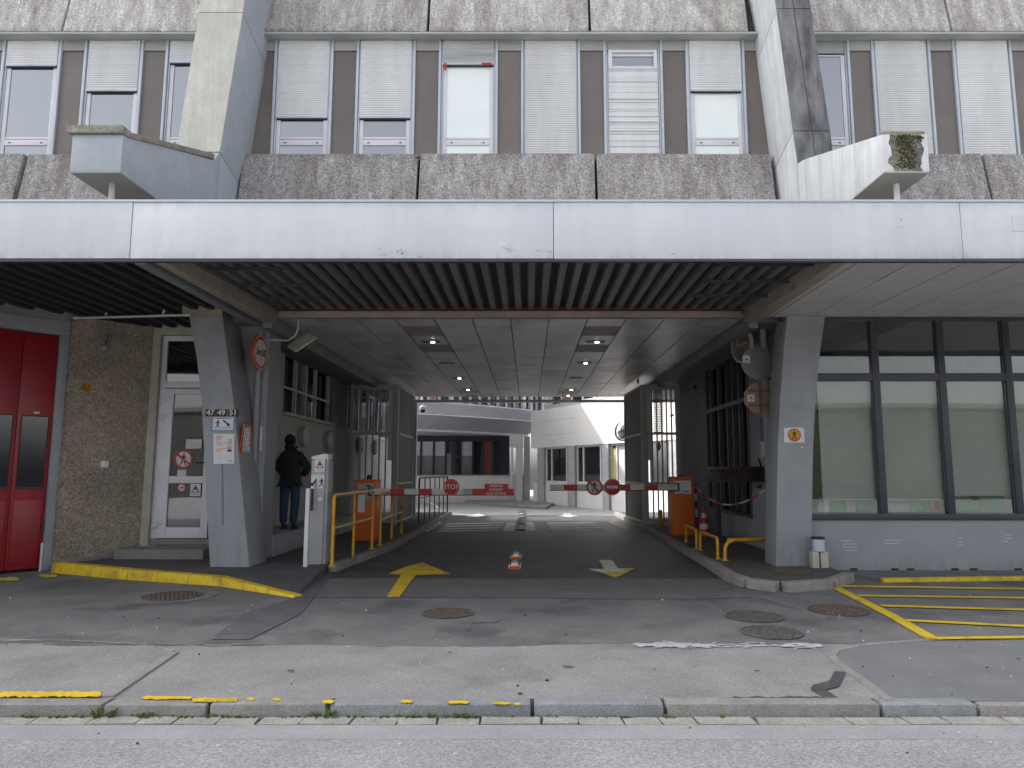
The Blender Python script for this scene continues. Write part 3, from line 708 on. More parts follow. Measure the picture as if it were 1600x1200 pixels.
# red handles hanging in window three
MB().box(-1.069-.43,-1.069-.39,WY-.055,WY-.045,Z(112,WY),Z(101,WY)).box(-1.069+.24,-1.069+.42,WY-.055,WY-.045,Z(103.5,WY),Z(100.5,WY)).build('red_tape','red',w3)
# infill panels
cs = [-10.37,-8.90,-7.43,-5.97,None,-4.017,-2.543,-1.069,.405,1.88,3.353,None,5.24,6.69,8.15,9.62]
ends = []
for a, c in zip(cs[:-1], cs[1:]):
    if a is None or c is None: continue
    ends.append((a+.53, c-.53))
ends += [(-5.44,-5.2),(-4.95,-4.547),(3.883,4.3),(4.45,4.71),(10.15,11),(-11.5,-10.9)]
hz = WT-.20
for a, c in ends:
    MB().box(a+.003, c-.003, WY-.005, WY+.05, WB, hz-.012).build('infill_panel', 'infill', bld)
    MB().box(a+.003, c-.003, WY-.03, WY+.05, hz, WT-.002).build('head_panel', 'head', bld)

# concrete brackets (leg + cantilever arm)
def bracket(side):
    s = -1 if side == 'L' else 1
    if side == 'L':
        lab = 'pale concrete leg with blue-grey painted arm reaching out over the canopy on the left'
        xi0, xi1, xo0, xo1 = -4.97, -4.63, -5.67, -5.36      # inner bottom/top, outer bottom/top
        ai, ao = -4.97, -5.59
    else:
        lab = 'white painted concrete leg with blackened front and mossy cantilever arm on the right'
        xi0, xi1, xo0, xo1 = 4.32, 4.05, 4.92, 4.60
        ai, ao = 4.34, 4.90
    t = thing('concrete_bracket', lab, 'concrete bracket', (ai, 10.8, 4.8))
    yf, yb = 10.8, 11.95
    z0, z1 = 6.30, 11.4
    ex = (z1-6.75)/(10.0-6.75)
    XI1 = xi0+(xi1-xi0)*ex; XO1 = xo0+(xo1-xo0)*ex
    side_m = 'blue_paint' if side == 'L' else 'white_paint'
    # body, split by open joints
    zj = [4.9, Z(205,10.8) if side=='R' else Z(238,10.8), Z(14,10.8) if side=='R' else Z(20,10.8), 11.4]
    def xs(z):
        k = max(0,(z-6.75))/(11.4-6.75); return xi0+(XI1-xi0)*k, xo0+(XO1-xo0)*k
    for a, c in zip(zj[:-1], zj[1:]):
        a += .012
        ia, oa = xs(a); ic, oc = xs(c); dropa = .32 if a > 5.5 else 0; dropc = .32
        MB().hexa([(ia,yf+.03,a),(oa,yf+.03,a),(oa,yb,a-dropa),(ia,yb,a-dropa)], [(ic,yf+.03,c),(oc,yf+.03,c),(oc,yb,c-dropc if c<11 else c),(ic,yb,c-dropc if c<11 else c)]).build('leg_block', side_m, t, bevel=.012)
        if a < 5.2 and side == 'R': a = 6.5; ia, oa = xs(a); ia += .03
        if a > 5.2:
            if side == 'L':
                MB().hexa([(ia,yf,a),(oa,yf,a),(oa,yf+.028,a),(ia,yf+.028,a)], [(ic,yf,c),(oc,yf,c),(oc,yf+.028,c),(ic,yf+.028,c)]).build('leg_face', 'leg_l', t)
            else:
                ma, mc = (ia+oa)/2, (ic+oc)/2; e = .009
                for (p, q, r, u) in ((ia+.0, ma-e, ic, mc-e), (ma+e, oa, mc+e, oc)):
                    MB().hexa([(p,yf,a),(q,yf,a),(q,yf+.028,a),(p,yf+.028,a)], [(r,yf,c),(u,yf,c),(u,yf+.028,c),(r,yf+.028,c)]).build('leg_face', 'leg_dark', t)
    # arm: wedge with flat bottom
    y0 = 8.2; zb = 5.22; zt0 = 5.70; zt1 = 6.45
    pr = [(y0, zb), (y0, zt0), (y0+.05, zt0), (10.55, zt1-.05), (10.78, zt1+.12), (10.85, zt1+.1), (10.85, 4.9), (9.0, 4.9), (8.9, zb)]
    pr = [(y0, zb), (y0, zt0), (10.45, zt1-.02), (10.62, zt1+.03), (10.81, zt1+(.25 if side == 'L' else .06)), (10.82, zb)]
    MB().prism(pr, min(ai,ao), max(ai,ao), 'x').build('arm', side_m, t, bevel=.012)
    MB().prism([(y0+.004, zb-.010),(y0+.004,zb-.0005),(10.8,zb-.0005),(10.8,zb-.010)], min(ai,ao)+.004, max(ai,ao)-.004, 'x').build('arm_underside', 'soffit' if side=='R' else 'head', t)
    if side == 'L':
        MB().prism([(y0-.05, zt0),(y0-.05,zt0+.10),(8.35,zt0+.10),(10.45,zt1+.08),(10.6,zt1+.12),(10.6,zt1+.03),(10.45,zt1-.01),(8.3,zt0+.01)], ao-.05, ai+.02, 'x').build('coping', 'coping', t, bevel=.012)
        b = MB(); b.tube([(-5.27,8.55,4.74),(-5.27,8.55,5.21)], .035, 12); b.build('drain_pipe', 'white_paint', t, smooth=True)
    else:
        e = .03
        rq = random.Random(2); L1 = [(ai+.09+rq.uniform(-.035,.035), zb+.01+(zt0-zb-.015)*k/9) for k in range(10)]; L2 = [(ao-.09+rq.uniform(-.035,.035), zb+.01+(zt0-zb-.015)*k/9) for k in range(10)]
        MB().prism(L1+L2[::-1], y0-.0005, y0-.004).build('stained_end_face', 'end_stain', t)
        MB().box(ai+.02, ao-.02, y0+.01, y0+.10, zt0+.001, zt0+.05).build('coping', 'coping', t, bevel=.012)
        rb = random.Random(5); b = MB()
        for _ in range(420):
            if rb.random() < .75: x_ = rb.gauss((ai+ao)/2-.01+.05*math.sin((_%97)/15), .04); z_ = rb.uniform(zb+.04, zt0)
            else: x_ = rb.choice([ai+.23, ao-.12])+rb.gauss(0,.03); z_ = zt0-.02-abs(rb.gauss(0,.04))
            b.sphere((x_, y0-.006, z_), rb.uniform(.004,.013), n=6, m=4)
        b.build('moss', 'moss', t)['kind'] = 'stuff'
        b = MB(); b.tube([(4.67,8.55,4.74),(4.67,8.55,5.21)], .035, 12); b.build('drain_pipe', 'white_paint', t, smooth=True)
    return t
bracket('L'); bracket('R')
# plant in the concrete joint
b = MB(); rng = random.Random(9)
for _ in range(60):
    a = rng.uniform(0, 6.28); l = rng.uniform(.05,.12); z = 6.97
    X0 = -1.89+rng.uniform(-.02,.02)
    e = Vector((math.cos(a)*l, -abs(math.sin(a))*l*.4, rng.uniform(-.6,.5)*l))
    b.add([(X0-.004,11.60,z),(X0+.004,11.60,z),(X0+e.x,11.60+e.y,z+e.z)], [(0,1,2)])
tag(b.build('dry_plant', 'dry'), 'tuft of withered plant growing from the top of a concrete panel joint above the canopy', 'plant')

# ================================================================== CANOPY
can = thing('canopy', 'long canopy with pale metal fascia and dark ribbed deck over the passage entrance', 'canopy', (0,8,4.06))
jx = [-14.6, -9.64, -4.67, .30, 5.10, 10.1, 15]
for a, c in zip(jx[:-1], jx[1:]):
    rnd = random.uniform(-.004, .004)
    MB().box(a+.003, c-.003, 8.0+rnd, 8.03, 4.065+random.uniform(0,.006), 4.755).build('fascia_panel', 'fascia', can, bevel=.008)
MB().box(-14.6, 15, 7.985, 8.06, 4.755, 4.785).build('fascia_cap', 'alu', can, bevel=.006)
MB().box(-14.6, 15, 8.0, 8.07, 4.035, 4.06).build('fascia_drip', 'dark_metal', can)
MB().box(-14.6, 15, 8.035, 11.9, 4.50, 4.70).build('canopy_roof', 'concrete', can)
MB().box(5.70, 5.83, 7.994, 7.999, 4.40, 4.60).build('access_flap', 'fascia', can)
rs = random.Random(8); b = MB()
for (cx_, cy_, n, sx_, sy_) in [(612,392,14,22,7),(690,398,5,40,4),(795,387,8,8,9),(840,394,4,20,6),(1060,396,3,30,5),(1410,350,4,12,10)]:
    for _ in range(n):
        p = P(cx_+rs.gauss(0,sx_*.6), cy_+rs.gauss(0,sy_*.6), 7.99); 
        if not 4.08 < p[2] < 4.74: continue
        l_ = rs.uniform(.004,.018); b.box(p[0]-l_, p[0]+l_, 7.992, 7.9955, p[2]-.002, p[2]+rs.uniform(.001,.004))
b.build('scuff_marks', 'wall_grey', can)['kind'] = 'stuff'
# centre deck: rib sheets running front to back
x = -4.32; wd = .205
while x < 3.75:
    b = MB(); xa, xb = x, x+wd*.62
    b.prism([(xa, 4.30), (xa+.02, 4.235), (xb-.02, 4.235), (xb, 4.30)], 8.07, 11.30); b.build('deck_rib', 'ribs', can); x += wd
MB().box(-4.4, 3.8, 8.07, 11.42, 4.30, 4.33).build('deck_back', 'rib_back', can)
for yy in (8.7, 9.5, 10.3):
    MB().box(2.4, 3.64, yy, yy+.035, 4.19, 4.23).build('cross_bar', 'dark_metal', can)
    MB().box(-4.12, -3.2, yy+.2, yy+.235, 4.19, 4.23).build('cross_bar', 'dark_metal', can)
# left deck: longer dark ribs
x = -12.0
while x < -4.6:
    MB().prism([(x, 4.30), (x+.02, 4.22), (x+.12, 4.22), (x+.14, 4.30)], 8.07, 12.9).build('deck_rib', 'rib_back', can); x += .27
MB().box(-14, -4.42, 8.07, 13.2, 4.30, 4.33).build('deck_back', 'rib_back', can)
MB().box(-4.64, -4.50, 8.07, 11.6, 4.02, 4.29).build('grey_beam', 'wall_grey', can)
# side beams and front beam
MB().hexa([(-4.46,8.08,4.06),(-4.33,8.08,4.06),(-4.14,11.4,4.03),(-4.38,11.4,4.03)],[(-4.46,8.08,4.28),(-4.33,8.08,4.28),(-4.14,11.4,4.26),(-4.38,11.4,4.26)]).build('side_beam', 'beam', can, bevel=.008)
MB().hexa([(3.66,8.08,4.06),(3.80,8.08,4.06),(3.82,11.4,4.03),(3.55,11.4,4.03)],[(3.66,8.08,4.28),(3.80,8.08,4.28),(3.82,11.4,4.26),(3.55,11.4,4.26)]).build('side_beam', 'beam', can, bevel=.008)
MB().box(-4.13, 3.54, 11.4, 11.55, 4.12, 4.225).build('front_beam', 'beam', can, bevel=.006)
MB().box(-4.3, 3.6, 11.38, 11.48, 4.226, 4.298).build('rust_beam', 'rust', can)
# right ceiling tiles (part of the canopy)
xs_ = [3.835]+[4.02+.66*k for k in range(14)]
ys_ = [8.09, 9.22, 10.32, 11.42]
for a, c in zip(xs_[:-1], xs_[1:]):
    for p, q in zip(ys_[:-1], ys_[1:]):
        zz = 4.125+random.uniform(-.002, .002)
        MB().box(a+.009, c-.009, p+.009, q-.009, zz, zz+.02).build('ceiling_tile', 'tile_right', can)
MB().box(3.83, 13.3, 8.08, 11.43, 4.16, 4.2).build('tile_backing', 'joint', can)

# ================================================================== PASSAGE CEILING
ceil = thing('passage_ceiling', 'suspended ceiling of grey panels with black joints inside the passage', 'ceiling', (0,11.6,4.2))
cx0 = -4.284; TW = .664; Y0 = 11.56; TL = .935
xs_ = [cx0+TW*k for k in range(13)]; ys_ = [Y0+TL*k for k in range(15)]
dark = {(3,1),(3,3),(9,1),(9,3),(3,13),(9,13),(9,12)}
proto = None
for i in range(12):
    for j in range(14):
        m = 'tile_dark' if (i-0, j) in {(3,1),(3,3),(8,1),(8,3),(3,12),(8,12)} else 'tile'
        x_, y_ = xs_[i], ys_[j]
        zz = 4.2+random.uniform(-.003, .003)
        tl = random.uniform(-.003,.003)
        b = MB(); b.hexa([(x_+.012,y_+.009,zz+tl),(x_+TW-.011,y_+.009,zz-tl),(x_+TW-.011,y_+TL-.006,zz),(x_+.011,y_+TL-.006,zz)],[(x_+.011,y_+.009,zz+.02),(x_+TW-.011,y_+.009,zz+.02),(x_+TW-.011,y_+TL-.006,zz+.02),(x_+.011,y_+TL-.006,zz+.02)])
        b.build('ceiling_tile', m, ceil)
MB().box(-5.3, 5.2, 11.56, 25, 4.232, 4.28).build('ceiling_void', 'black', ceil)
for (a, c) in ((-5.3,-4.30),(3.70,6.5)):
    MB().box(a, c, 11.7, 25, 4.10, 4.22).build('side_slab', 'wall_grey', ceil)
MB().box(-4.46, -4.30, 11.6, 25, 3.98, 4.098).build('side_beam', 'wall_grey', ceil)
MB().box(3.70, 3.86, 11.6, 25, 3.98, 4.098).build('side_beam', 'wall_grey', ceil)
MB().box(-5.3, 6.5, 24.75, 25.0, 4.02, 4.098).build('end_lintel', 'gate', ceil)
# downlights
k = 0
names = ['nearest', 'second', 'third', 'fourth', 'farthest']
for sx, cxl in (('left', -1.955), ('right', 1.36)):
    for q, yy in enumerate([14.0, 16.8, 19.6, 22.4, 24.2]):
        t = thing('ceiling_light', f'{names[q]} recessed ceiling light of the {sx} row in the passage ceiling', 'ceiling light', (cxl, yy, 4.19), group='recessed ceiling lights in two rows')
        MB().box(cxl-.17, cxl+.17, yy-.09, yy+.09, 4.183, 4.192).build('housing', 'black', t)
        MB().box(cxl-.20, cxl+.20, yy-.12, yy+.12, 4.1885, 4.194).build('frame', 'gate', t)
        m_ = 'lamp' if (sx, q) not in (('left',1),('right',2),('left',4)) else 'white'
        MB().cyl((cxl+.03, yy), .045, 4.174, 4.182, 'z', 16).build('lamp', m_, t)

# ================================================================== PILLARS
def pillar(side):
    if side == 'L':
        rows = [(0.1, -5.20,-4.50), (Z(700,11.3), XX(318,700,11.3), XX(372,700,11.3)), (Z(620,11.3), XX(314,620,11.3), XX(364,620,11.3)), (Z(560,11.3), XX(307,560,11.3), XX(356,560,11.3)), (4.34, XX(292,462,11.3), XX(346,462,11.3))]
        lab = 'grey flared concrete pillar left of the passage carrying the house numbers'
        rows[0] = (.1, XX(328,880,11.3), XX(390,880,11.3)); y1 = 12.05
    else:
        rows = [(.1, 4.0,4.6), (Z(700,11.3), XX(1215,700,11.3), XX(1271,700,11.3)), (Z(620,11.3), XX(1219,620,11.3), XX(1275,620,11.3)), (Z(540,11.3), XX(1225,540,11.3), XX(1283,540,11.3)), (4.34, XX(1231,482,11.3), XX(1291,482,11.3))]
        rows[0] = (.1, XX(1212,884,11.3), XX(1268,884,11.3))
        rows[4] = (4.122, XX(1230,492,11.3), XX(1290,492,11.3))
        lab = 'grey flared concrete pillar right of the passage with a yellow sign sheet taped on'; y1 = 11.82
    t = thing('concrete_pillar', lab, 'pillar', ((rows[0][1]+rows[0][2])/2, 11.6, .1))
    b = MB(); vs_ = []
    for z, a, c in rows:
        vs_ += [(a,11.3,z),(c,11.3,z),(c+(.0),y1,z),(a,y1,z)]
    fs = [(0,3,2,1)]
    for r in range(len(rows)-1):
        for q in range(4):
            fs.append((r*4+q, r*4+(q+1)%4, r*4+4+(q+1)%4, r*4+4+q))
    e = (len(rows)-1)*4; fs.append((e,e+1,e+2,e+3))
    b.add(vs_, fs); b.build('shaft', 'pillar', t, bevel=.02)
    if side == 'L':
        # raw concrete head + thin darker streak
        MB().hexa([(rows[4][1]-.03,11.27,Z(495,11.3)),(rows[4][2]+.04,11.27,Z(495,11.3)),(rows[4][2]+.04,11.298,Z(495,11.3)),(rows[4][1]-.03,11.298,Z(495,11.3))],
                  [(rows[4][1]-.06,11.27,4.29),(rows[4][2]+.05,11.27,4.29),(rows[4][2]+.05,11.298,4.29),(rows[4][1]-.06,11.298,4.29)]).build('raw_head', 'beam', t)
        MB().hexa([(-4.83,11.291,.75),(-4.80,11.291,.75),(-4.80,11.297,.75),(-4.83,11.297,.75)],[(-4.90,11.291,2.0),(-4.885,11.291,2.0),(-4.885,11.297,2.0),(-4.90,11.297,2.0)]).build('dark_streak', 'wall_grey', t)
    return t
pillar('L'); pillar('R')

# ================================================================== LEFT: garage door, pebbledash wall, white door
ANG = math.atan2(.757, .653)
gw = thing('pebbledash_wall', 'brown pebbledash wall between the red garage door and the white door', 'wall', (-6.88, 12.72, 0), ANG)
def lb(): return MB()
lb().box(-1.33, .0, 0, .3, 0, 4.22).build('rendered_wall', 'pebble', gw, local=True)
for _ in range(1):
    b = MB(); rp_ = random.Random(11)
    for k in range(2600):       # pebbles proud of the render
        x_, z_ = rp_.uniform(-1.32,-.01), rp_.uniform(.12,4.1); r = rp_.uniform(.007,.014)
        b.add([(x_-r,0,z_),(x_,0,z_-r),(x_+r,0,z_),(x_,0,z_+r),(x_,-r*.8,z_)], [(0,1,4),(1,2,4),(2,3,4),(3,0,4)])
    b.build('pebbles', 'pebble', gw, local=True)['kind'] = 'stuff'
MB().cyl((-1.02, 3.02), .075, -.012, -.001, n=16).build('rusty_socket', 'foam', gw, local=True)
MB().box(-1.31, -.02, -.02, -.001, 0, .16).build('plinth', 'concrete', gw, local=True)
gd = thing('garage_door', 'red lacquered folding garage door with dark panes at the left edge', 'door', (-6.88, 12.72, 0), ANG)
# red leaves : local x from -1.52 leftwards
lw = .49
for k in range(5):
    xr = -1.467-k*lw; xl = xr-lw+.006
    leaf = MB().box(xl, xr, .05, .09, .05, 3.84).build('leaf', 'red_door', gd, local=True, bevel=.006)
    wx0, wx1 = xl+.065, xr-.065
    MB().box(xl+.05, xr-.05, .035, .048, .14, 1.14).build('lower_panel', 'red_door', leaf, local=True, bevel=.006)
    MB().box(wx0-.015, wx1+.015, .040, .049, 1.31, 2.50).build('pane_bead', 'rust', leaf, local=True)
    MB().box(wx0, wx1, .030, .039, 1.33, 2.48).build('pane', 'pane_dark', leaf, local=True)
MB().box(-1.74, -1.66, .02, .034, 2.53, 2.56).build('small_plate', 'white', gd, local=True)
MB().box(-1.50, -1.465, .02, .06, .95-.35, 1.05-.25).build('hinge', 'black', gd, local=True)
gj = thing('garage_frame', 'grey painted frame round the red garage door', 'door frame', (-6.88, 12.72, 0), ANG)
MB().box(-1.46, -1.335, -.03, .30, 0.0, 3.86).build('post', 'pillar', gj, local=True, bevel=.01)
MB().box(-5.2, -1.335, -.03, .30, 3.862, 4.1).build('lintel', 'pillar', gj, local=True, bevel=.01)
MB().box(-5.2, -1.2, .0, .4, 4.102, 4.28).build('raw_lintel', 'concrete', gj, local=True)
MB().box(-1.505, -1.47, -.035, -.031, .0, .45).build('white_patch', 'white', gj, local=True)
MB().box(-5.2, -1.51, .3, .32, 0, 3.86).build('backing', 'black', gj, local=True)
# white door bay (parallel to the street), y = 12.8
DY = 12.8
dz = lambda py: Z(py, DY); dx = lambda px, py: XX(px, py, DY)
db = thing('door_surround', 'cream painted masonry surround and raw threshold of the white glazed door', 'door frame', (-6.3, DY, .1))
MB().box(dx(229,700)-.02, dx(244,700), DY-.08, DY+.25, Z(856,DY), Z(517,DY)).build('jamb', 'plank', db, bevel=.006)
MB().box(dx(244,700)+.001, -5.2, DY-.08, DY+.25, Z(525,DY)+.005, Z(517,DY)).build('head', 'plank', db)
MB().box(-7.0, -5.2, DY-.05, DY+.25, Z(517,DY)+.002, 4.29).build('wall_above', 'wall_beige', db)
MB().box(dx(244,700)+.001, -5.15, DY-.03, DY+.25, .3, Z(842,DY)).build('raw_threshold', 'concrete', db)
MB().box(dx(225,850), -5.15, DY-.10, DY-.031, .28, Z(852,DY)).build('cream_plinth', 'plank', db)
st = MB(); st.box(XX(190,860,12.45), XX(326,860,12.45)+.02, 12.2, 12.69, .05, Z(857,12.35)); tag(st.build('door_step', 'concrete', bevel=.02), 'worn concrete step in front of the white glazed door', 'step')
dr = thing('glazed_door', 'white glazed door with transom light behind the left pillar, stickers on its panes', 'door', (-6.1, DY, .42))
x0, x1 = dx(243,700), -5.22; zT = Z(525,DY); zB = Z(842,DY)+.003
fr = MB(); fr.box(x0, x0+.10, DY, DY+.08, zB, zT); fr.box(x1-.05, x1, DY, DY+.08, zB, zT); fr.box(x0+.101, x1-.051, DY, DY+.08, zT-.09, zT); fr.box(x0+.101, x1-.051, DY, DY+.08, Z(606,DY), Z(596,DY)); fr.build('frame', 'pvc', dr, bevel=.008)
tl_ = MB().box(x0+.105, x1-.055, DY+.03, DY+.04, Z(596,DY)+.002, zT-.092).build('transom_pane', 'pane_door', dr)
lx0, lx1 = x0+.11, dx(326,700)+.06
LT, LBm = Z(607,DY)-.004, zB+.01
lf = MB(); lf.box(lx0, lx0+.17, DY-.02, DY+.05, LBm, LT); lf.box(lx1-.13, lx1, DY-.02, DY+.05, LBm, LT)
lf.box(lx0+.171, lx1-.131, DY-.02, DY+.05, LT-.10, LT); lf.box(lx0+.171, lx1-.131, DY-.02, DY+.05, LBm, Z(824,DY)); lf.box(lx0+.171, lx1-.131, DY-.02, DY+.05, Z(755,DY), Z(744,DY))
leaf = lf.build('leaf', 'pvc', dr, bevel=.008)
MB().box(lx0+.16, lx1-.12, DY+.01, DY+.02, Z(744,DY), LT-.09).build('upper_pane', 'pane_door', leaf)
MB().box(lx0+.16, lx1-.12, DY+.01, DY+.02, Z(824,DY), Z(755,DY)).build('lower_pane', 'pane_door', leaf)
for py in (628, 655, 822):
    MB().box(lx0-.09, lx0+.03, DY-.035, DY-.021, Z(py,DY)-.04, Z(py,DY)+.04).box(lx0-.03, lx0+.10, DY-.03, DY-.0205, Z(py,DY)+.02, Z(py,DY)+.09).build('hinge', 'alu', leaf, bevel=.004)
MB().tube([(lx1-.05,DY-.07,Z(723,DY)),(lx1-.24,DY-.07,Z(723,DY))], .011, 8).tube([(lx1-.05,DY-.02,Z(723,DY)),(lx1-.05,DY-.07,Z(723,DY))], .013, 8).build('handle', 'black', leaf)
MB().cyl((lx1-.05, Z(735,DY)), .018, DY-.03, DY-.021, n=12).build('keyhole', 'black', leaf)
# hallway behind the door; cream boards stand for a building reflected in the glass
hb = thing('hallway', 'dim hallway with added cream boards standing for a reflection, behind the white glazed door', 'room', (-6.1, 14.5, .4))
MB().box(-7.2,-5.25,16.2,16.3,.2,4.3).build('end_wall','wall_grey',hb)
MB().box(-6.15,-5.3,14.4,14.45,.4,4.2).build('reflection_board','plank',hb)
MB().box(-7.2,-6.151,14.4,14.45,2.55,4.2).build('reflection_board','plank',hb)
# wall lamp, foam, sagging strip
t = thing('wall_lamp', 'small round lamp hanging on the pebbledash wall under the canopy', 'lamp', (-6.88,12.72,0), ANG)
MB().sphere((-.80,-.06,3.72), .055).build('globe','bulb',t,local=True,smooth=True)
MB().tube([(-.80,-.06,3.77),(-.78,-.03,3.86),(-.74,-.02,3.99)],.008,6).build('cable','black',t,local=True)
t = thing('junction_box', 'small white box fixed on the pebbledash wall', 'junction box', (-6.88,12.72,0), ANG)
MB().box(-.72,-.60,-.04,-.001,1.66,1.77).build('cover','pvc',t,local=True,bevel=.006)
MB().cyl((-.64,1.73),.01,-.045,-.04,n=10).build('screw','alu',t,local=True)
t = thing('hanging_strip', 'loose white metal strip hanging on two rods under the left canopy', 'metal strip', (-6.5,11.5,4))
a = P(115,497,11.6); c = P(297,492,11.2)
MB().tube([a, P(200,495,11.4), c], .02, 6).build('strip','white',t)
MB().tube([P(165,493,11.5), P(169,474,11.5)], .014, 6).build('rod','white',t)
MB().tube([P(254,492,11.3), P(261,471,11.3), P(264,471,11.3)], .014, 6).build('rod','white',t)
b = MB(); rf = random.Random(4)
for _ in range(60):
    p = P(rf.gauss(212,22), rf.gauss(488,2.5), 12.3); b.sphere(p, rf.uniform(.03,.09), n=7, m=5)
tag(b.build('insulation_foam', 'foam', smooth=True), 'lump of orange insulation foam on top of the pebbledash wall', 'foam')

# ================================================================== LEFT passage wall
lwall = thing('passage_wall', 'left side wall of the passage with recess, ledge and round reflectors', 'wall', (-5.2, 13, 0))
MB().box(-5.12, -4.49, 12.06, 12.60, .0, 4.1).build('front_return', 'pillar', lwall)
# plinth ledge
MB().box(-5.6, -4.46, 12.602, 19.3, .0, .47).build('plinth', 'wall_lowgrey', lwall, bevel=.015)
MB().box(-5.6, -5.2, 12.602, 15.6, .472, 2.78).build('wall_face', 'wall_beige', lwall)
MB().box(-5.6, -5.2, 12.602, 14.9, 2.782, 4.1).build('wall_face', 'wall_beige', lwall)
MB().box(-5.6, -5.2, 15.602, 27.5, .0, 2.78).build('wall_face', 'wall_beige', lwall)
MB().box(-5.6, -5.2, 18.6, 20.2, 2.782, 4.1).build('wall_face', 'wall_grey', lwall)
MB().box(-5.28, -5.12, 14.9, 18.7, 2.782, 2.85).build('sill', 'plank', lwall)
MB().box(-5.2-.01, -5.19, 20.3, 27.4, .2, 2.7).build('pale_finish', 'wall_light', lwall)
MB().box(-5.22, -5.13, 20.2, 27.4, 2.70, 2.79).build('pale_sill', 'pvc', lwall)
MB().box(-5.5, -5.4, 14.9, 27.5, 2.78, 4.1).build('window_pane', 'pane_dark', lwall)
for y in (14.92, 15.85, 16.6, 17.35, 18.5):
    MB().box(-5.34, -5.26, y, y+.07, 2.852, 4.098).build('mullion', 'gate', lwall)
for y in (20.25, 21.6, 23.0, 24.4, 25.8, 27.2):
    MB().box(-5.32, -5.22, y, y+.12, 2.80, 4.098).build('mullion', 'pvc', lwall)
MB().box(-5.3,-5.24,14.99,18.5,3.38,3.42).build('glazing_bar','gate',lwall)
for k, y in enumerate([16.2, 18.2, 21.6, 23.6]):
    t = thing('round_reflector', ['first', 'second', 'third', 'fourth'][k]+' round white-rimmed plate along the left passage wall, counting from the man', 'wall plate', (-5.15, y, 2.33 if k < 2 else 2.3), group='round plates on the left passage wall')
    MB().cyl((y, 2.38), .24, -5.19, -5.08, 'x', 28).build('plate', 'kiosk' if k < 2 else 'wall_grey', t, bevel=.01)
    MB().box(-5.081,-5.06,y-.06,y+.02,2.33,2.45).build('label_sticker','white',t)
# counter shelf at the hatch
t = thing('counter', 'small pale counter box on the ledge in front of the standing man', 'counter', (-5.0,13.4,.47))
MB().box(-5.19,-4.84,13.05,13.6,1.33,1.38).build('shelf_top','pvc',t,bevel=.006)
MB().box(-5.19,-4.92,13.15,13.5,.475,1.328).build('cabinet_body','pipe',t,bevel=.006)
# downpipes
t = thing('downpipe', 'grey drainpipe running down beside the left pillar', 'pipe', (-4.45,12.3,.1))
X = XX(398,700,12.0)
MB().tube([(X,12.0,.05),(X,12.0,4.0)], .055, 14).build('pipe','pipe',t,smooth=True)
for z in (1.15, 2.5): MB().cyl((X,12.0), .066, z, z+.06, 'z', 16).build('clip','pipe',t)
MB().box(X+.07,X+.10,12.02,12.055,1.95,2.35).build('white_tag','pvc',t)
t = thing('downpipe', 'grey drainpipe with black foot behind the right pillar', 'pipe', (4.15,12.4,.1))
X = XX(1200,700,12.3)
MB().tube([(X,12.3,.3),(X,12.3,4.1)], .06, 14).build('pipe','pipe',t,smooth=True)
MB().tube([(X,12.3,.1),(X,12.3,.33)], .075, 14).build('foot','black',t,smooth=True)
for z in (1.2, 2.6, 3.7): MB().cyl((X,12.3), .072, z, z+.06, 'z', 16).build('clip','pipe',t)

# ================================================================== RIGHT: passage wall and guard room
rwall = thing('passage_wall', 'right side wall of the passage, grey below a dark glazed guard window', 'wall', (4.5, 15, 0))
MB().box(4.5, 4.7, 12.26, 14.3, .0, 4.1).build('wall_face', 'wall_lowgrey', rwall)
MB().box(4.5, 4.7, 14.302, 17.7, .0, .66).build('wall_face', 'wall_lowgrey', rwall)
MB().box(4.5, 4.7, 17.702, 21.5, .0, 4.1).build('wall_face', 'wall_grey', rwall)
MB().box(4.46, 4.72, 14.3, 17.7, .662, .72).build('sill', 'dark_metal', rwall)
MB().box(4.58, 4.60, 14.3, 17.7, .722, 4.09).build('window_pane', 'pane_clear', rwall)
for y in (14.3, 14.9, 15.35, 15.8, 16.5, 17.2, 17.62):
    MB().box(4.48, 4.57, y, y+.08, .722, 4.098).build('mullion', 'dark_metal', rwall)
MB().box(4.44, 4.479, 14.3, 17.7, 3.02, 3.11).build('transom', 'dark_metal', rwall)
MB().box(4.505, 4.55, 14.1, 14.25, .4, 2.0).build('switch_plate','wall_beige',rwall)
# guard room glazing to the street
gr = thing('glazed_shopfront', 'dark framed office glazing over a grey parapet at the right', 'shopfront', (8, 11.4, .05))
GY = 11.4; zs0 = Z(812,GY)
xgl = XX(1268,800,GY)-.35
MB().box(xgl, 14, GY+.02, GY+.2, .0, zs0-.004).build('parapet', 'wall_lowgrey', gr)
MB().box(xgl, 14, GY-.03, GY+.1, zs0, zs0+.09).build('bottom_rail', 'dark_metal', gr, bevel=.006)
MB().box(xgl, 14, GY-.01, GY+.1, 4.06, 4.12).build('top_rail', 'dark_metal', gr)
zt0, zt1 = Z(595,GY), Z(583,GY)
mx = [5.68, 6.76, 7.85, 8.93, 10.0, 11.1]
for x_ in mx: MB().box(x_-.055, x_+.055, GY-.03, GY+.08, zs0+.092, 4.058).build('mullion', 'dark_metal', gr, bevel=.006)
ed = [xgl]+mx+[13.9]
for k, (a, c) in enumerate(zip(ed[:-1], ed[1:])):
    a2 = a+.056 if k else a; c2 = c-.056
    MB().box(a2+.001, c2-.001, GY-.025, GY+.075, zt0, zt1).build('transom', 'dark_metal', gr)
    MB().box(a2, c2, GY+.03, GY+.036, zs0+.092, zt0-.001).build('pane', 'pane_clear', gr)
    MB().box(a2, c2, GY+.03, GY+.036, zt1+.001, 4.058).build('pane', 'pane_clear', gr)
b = MB()
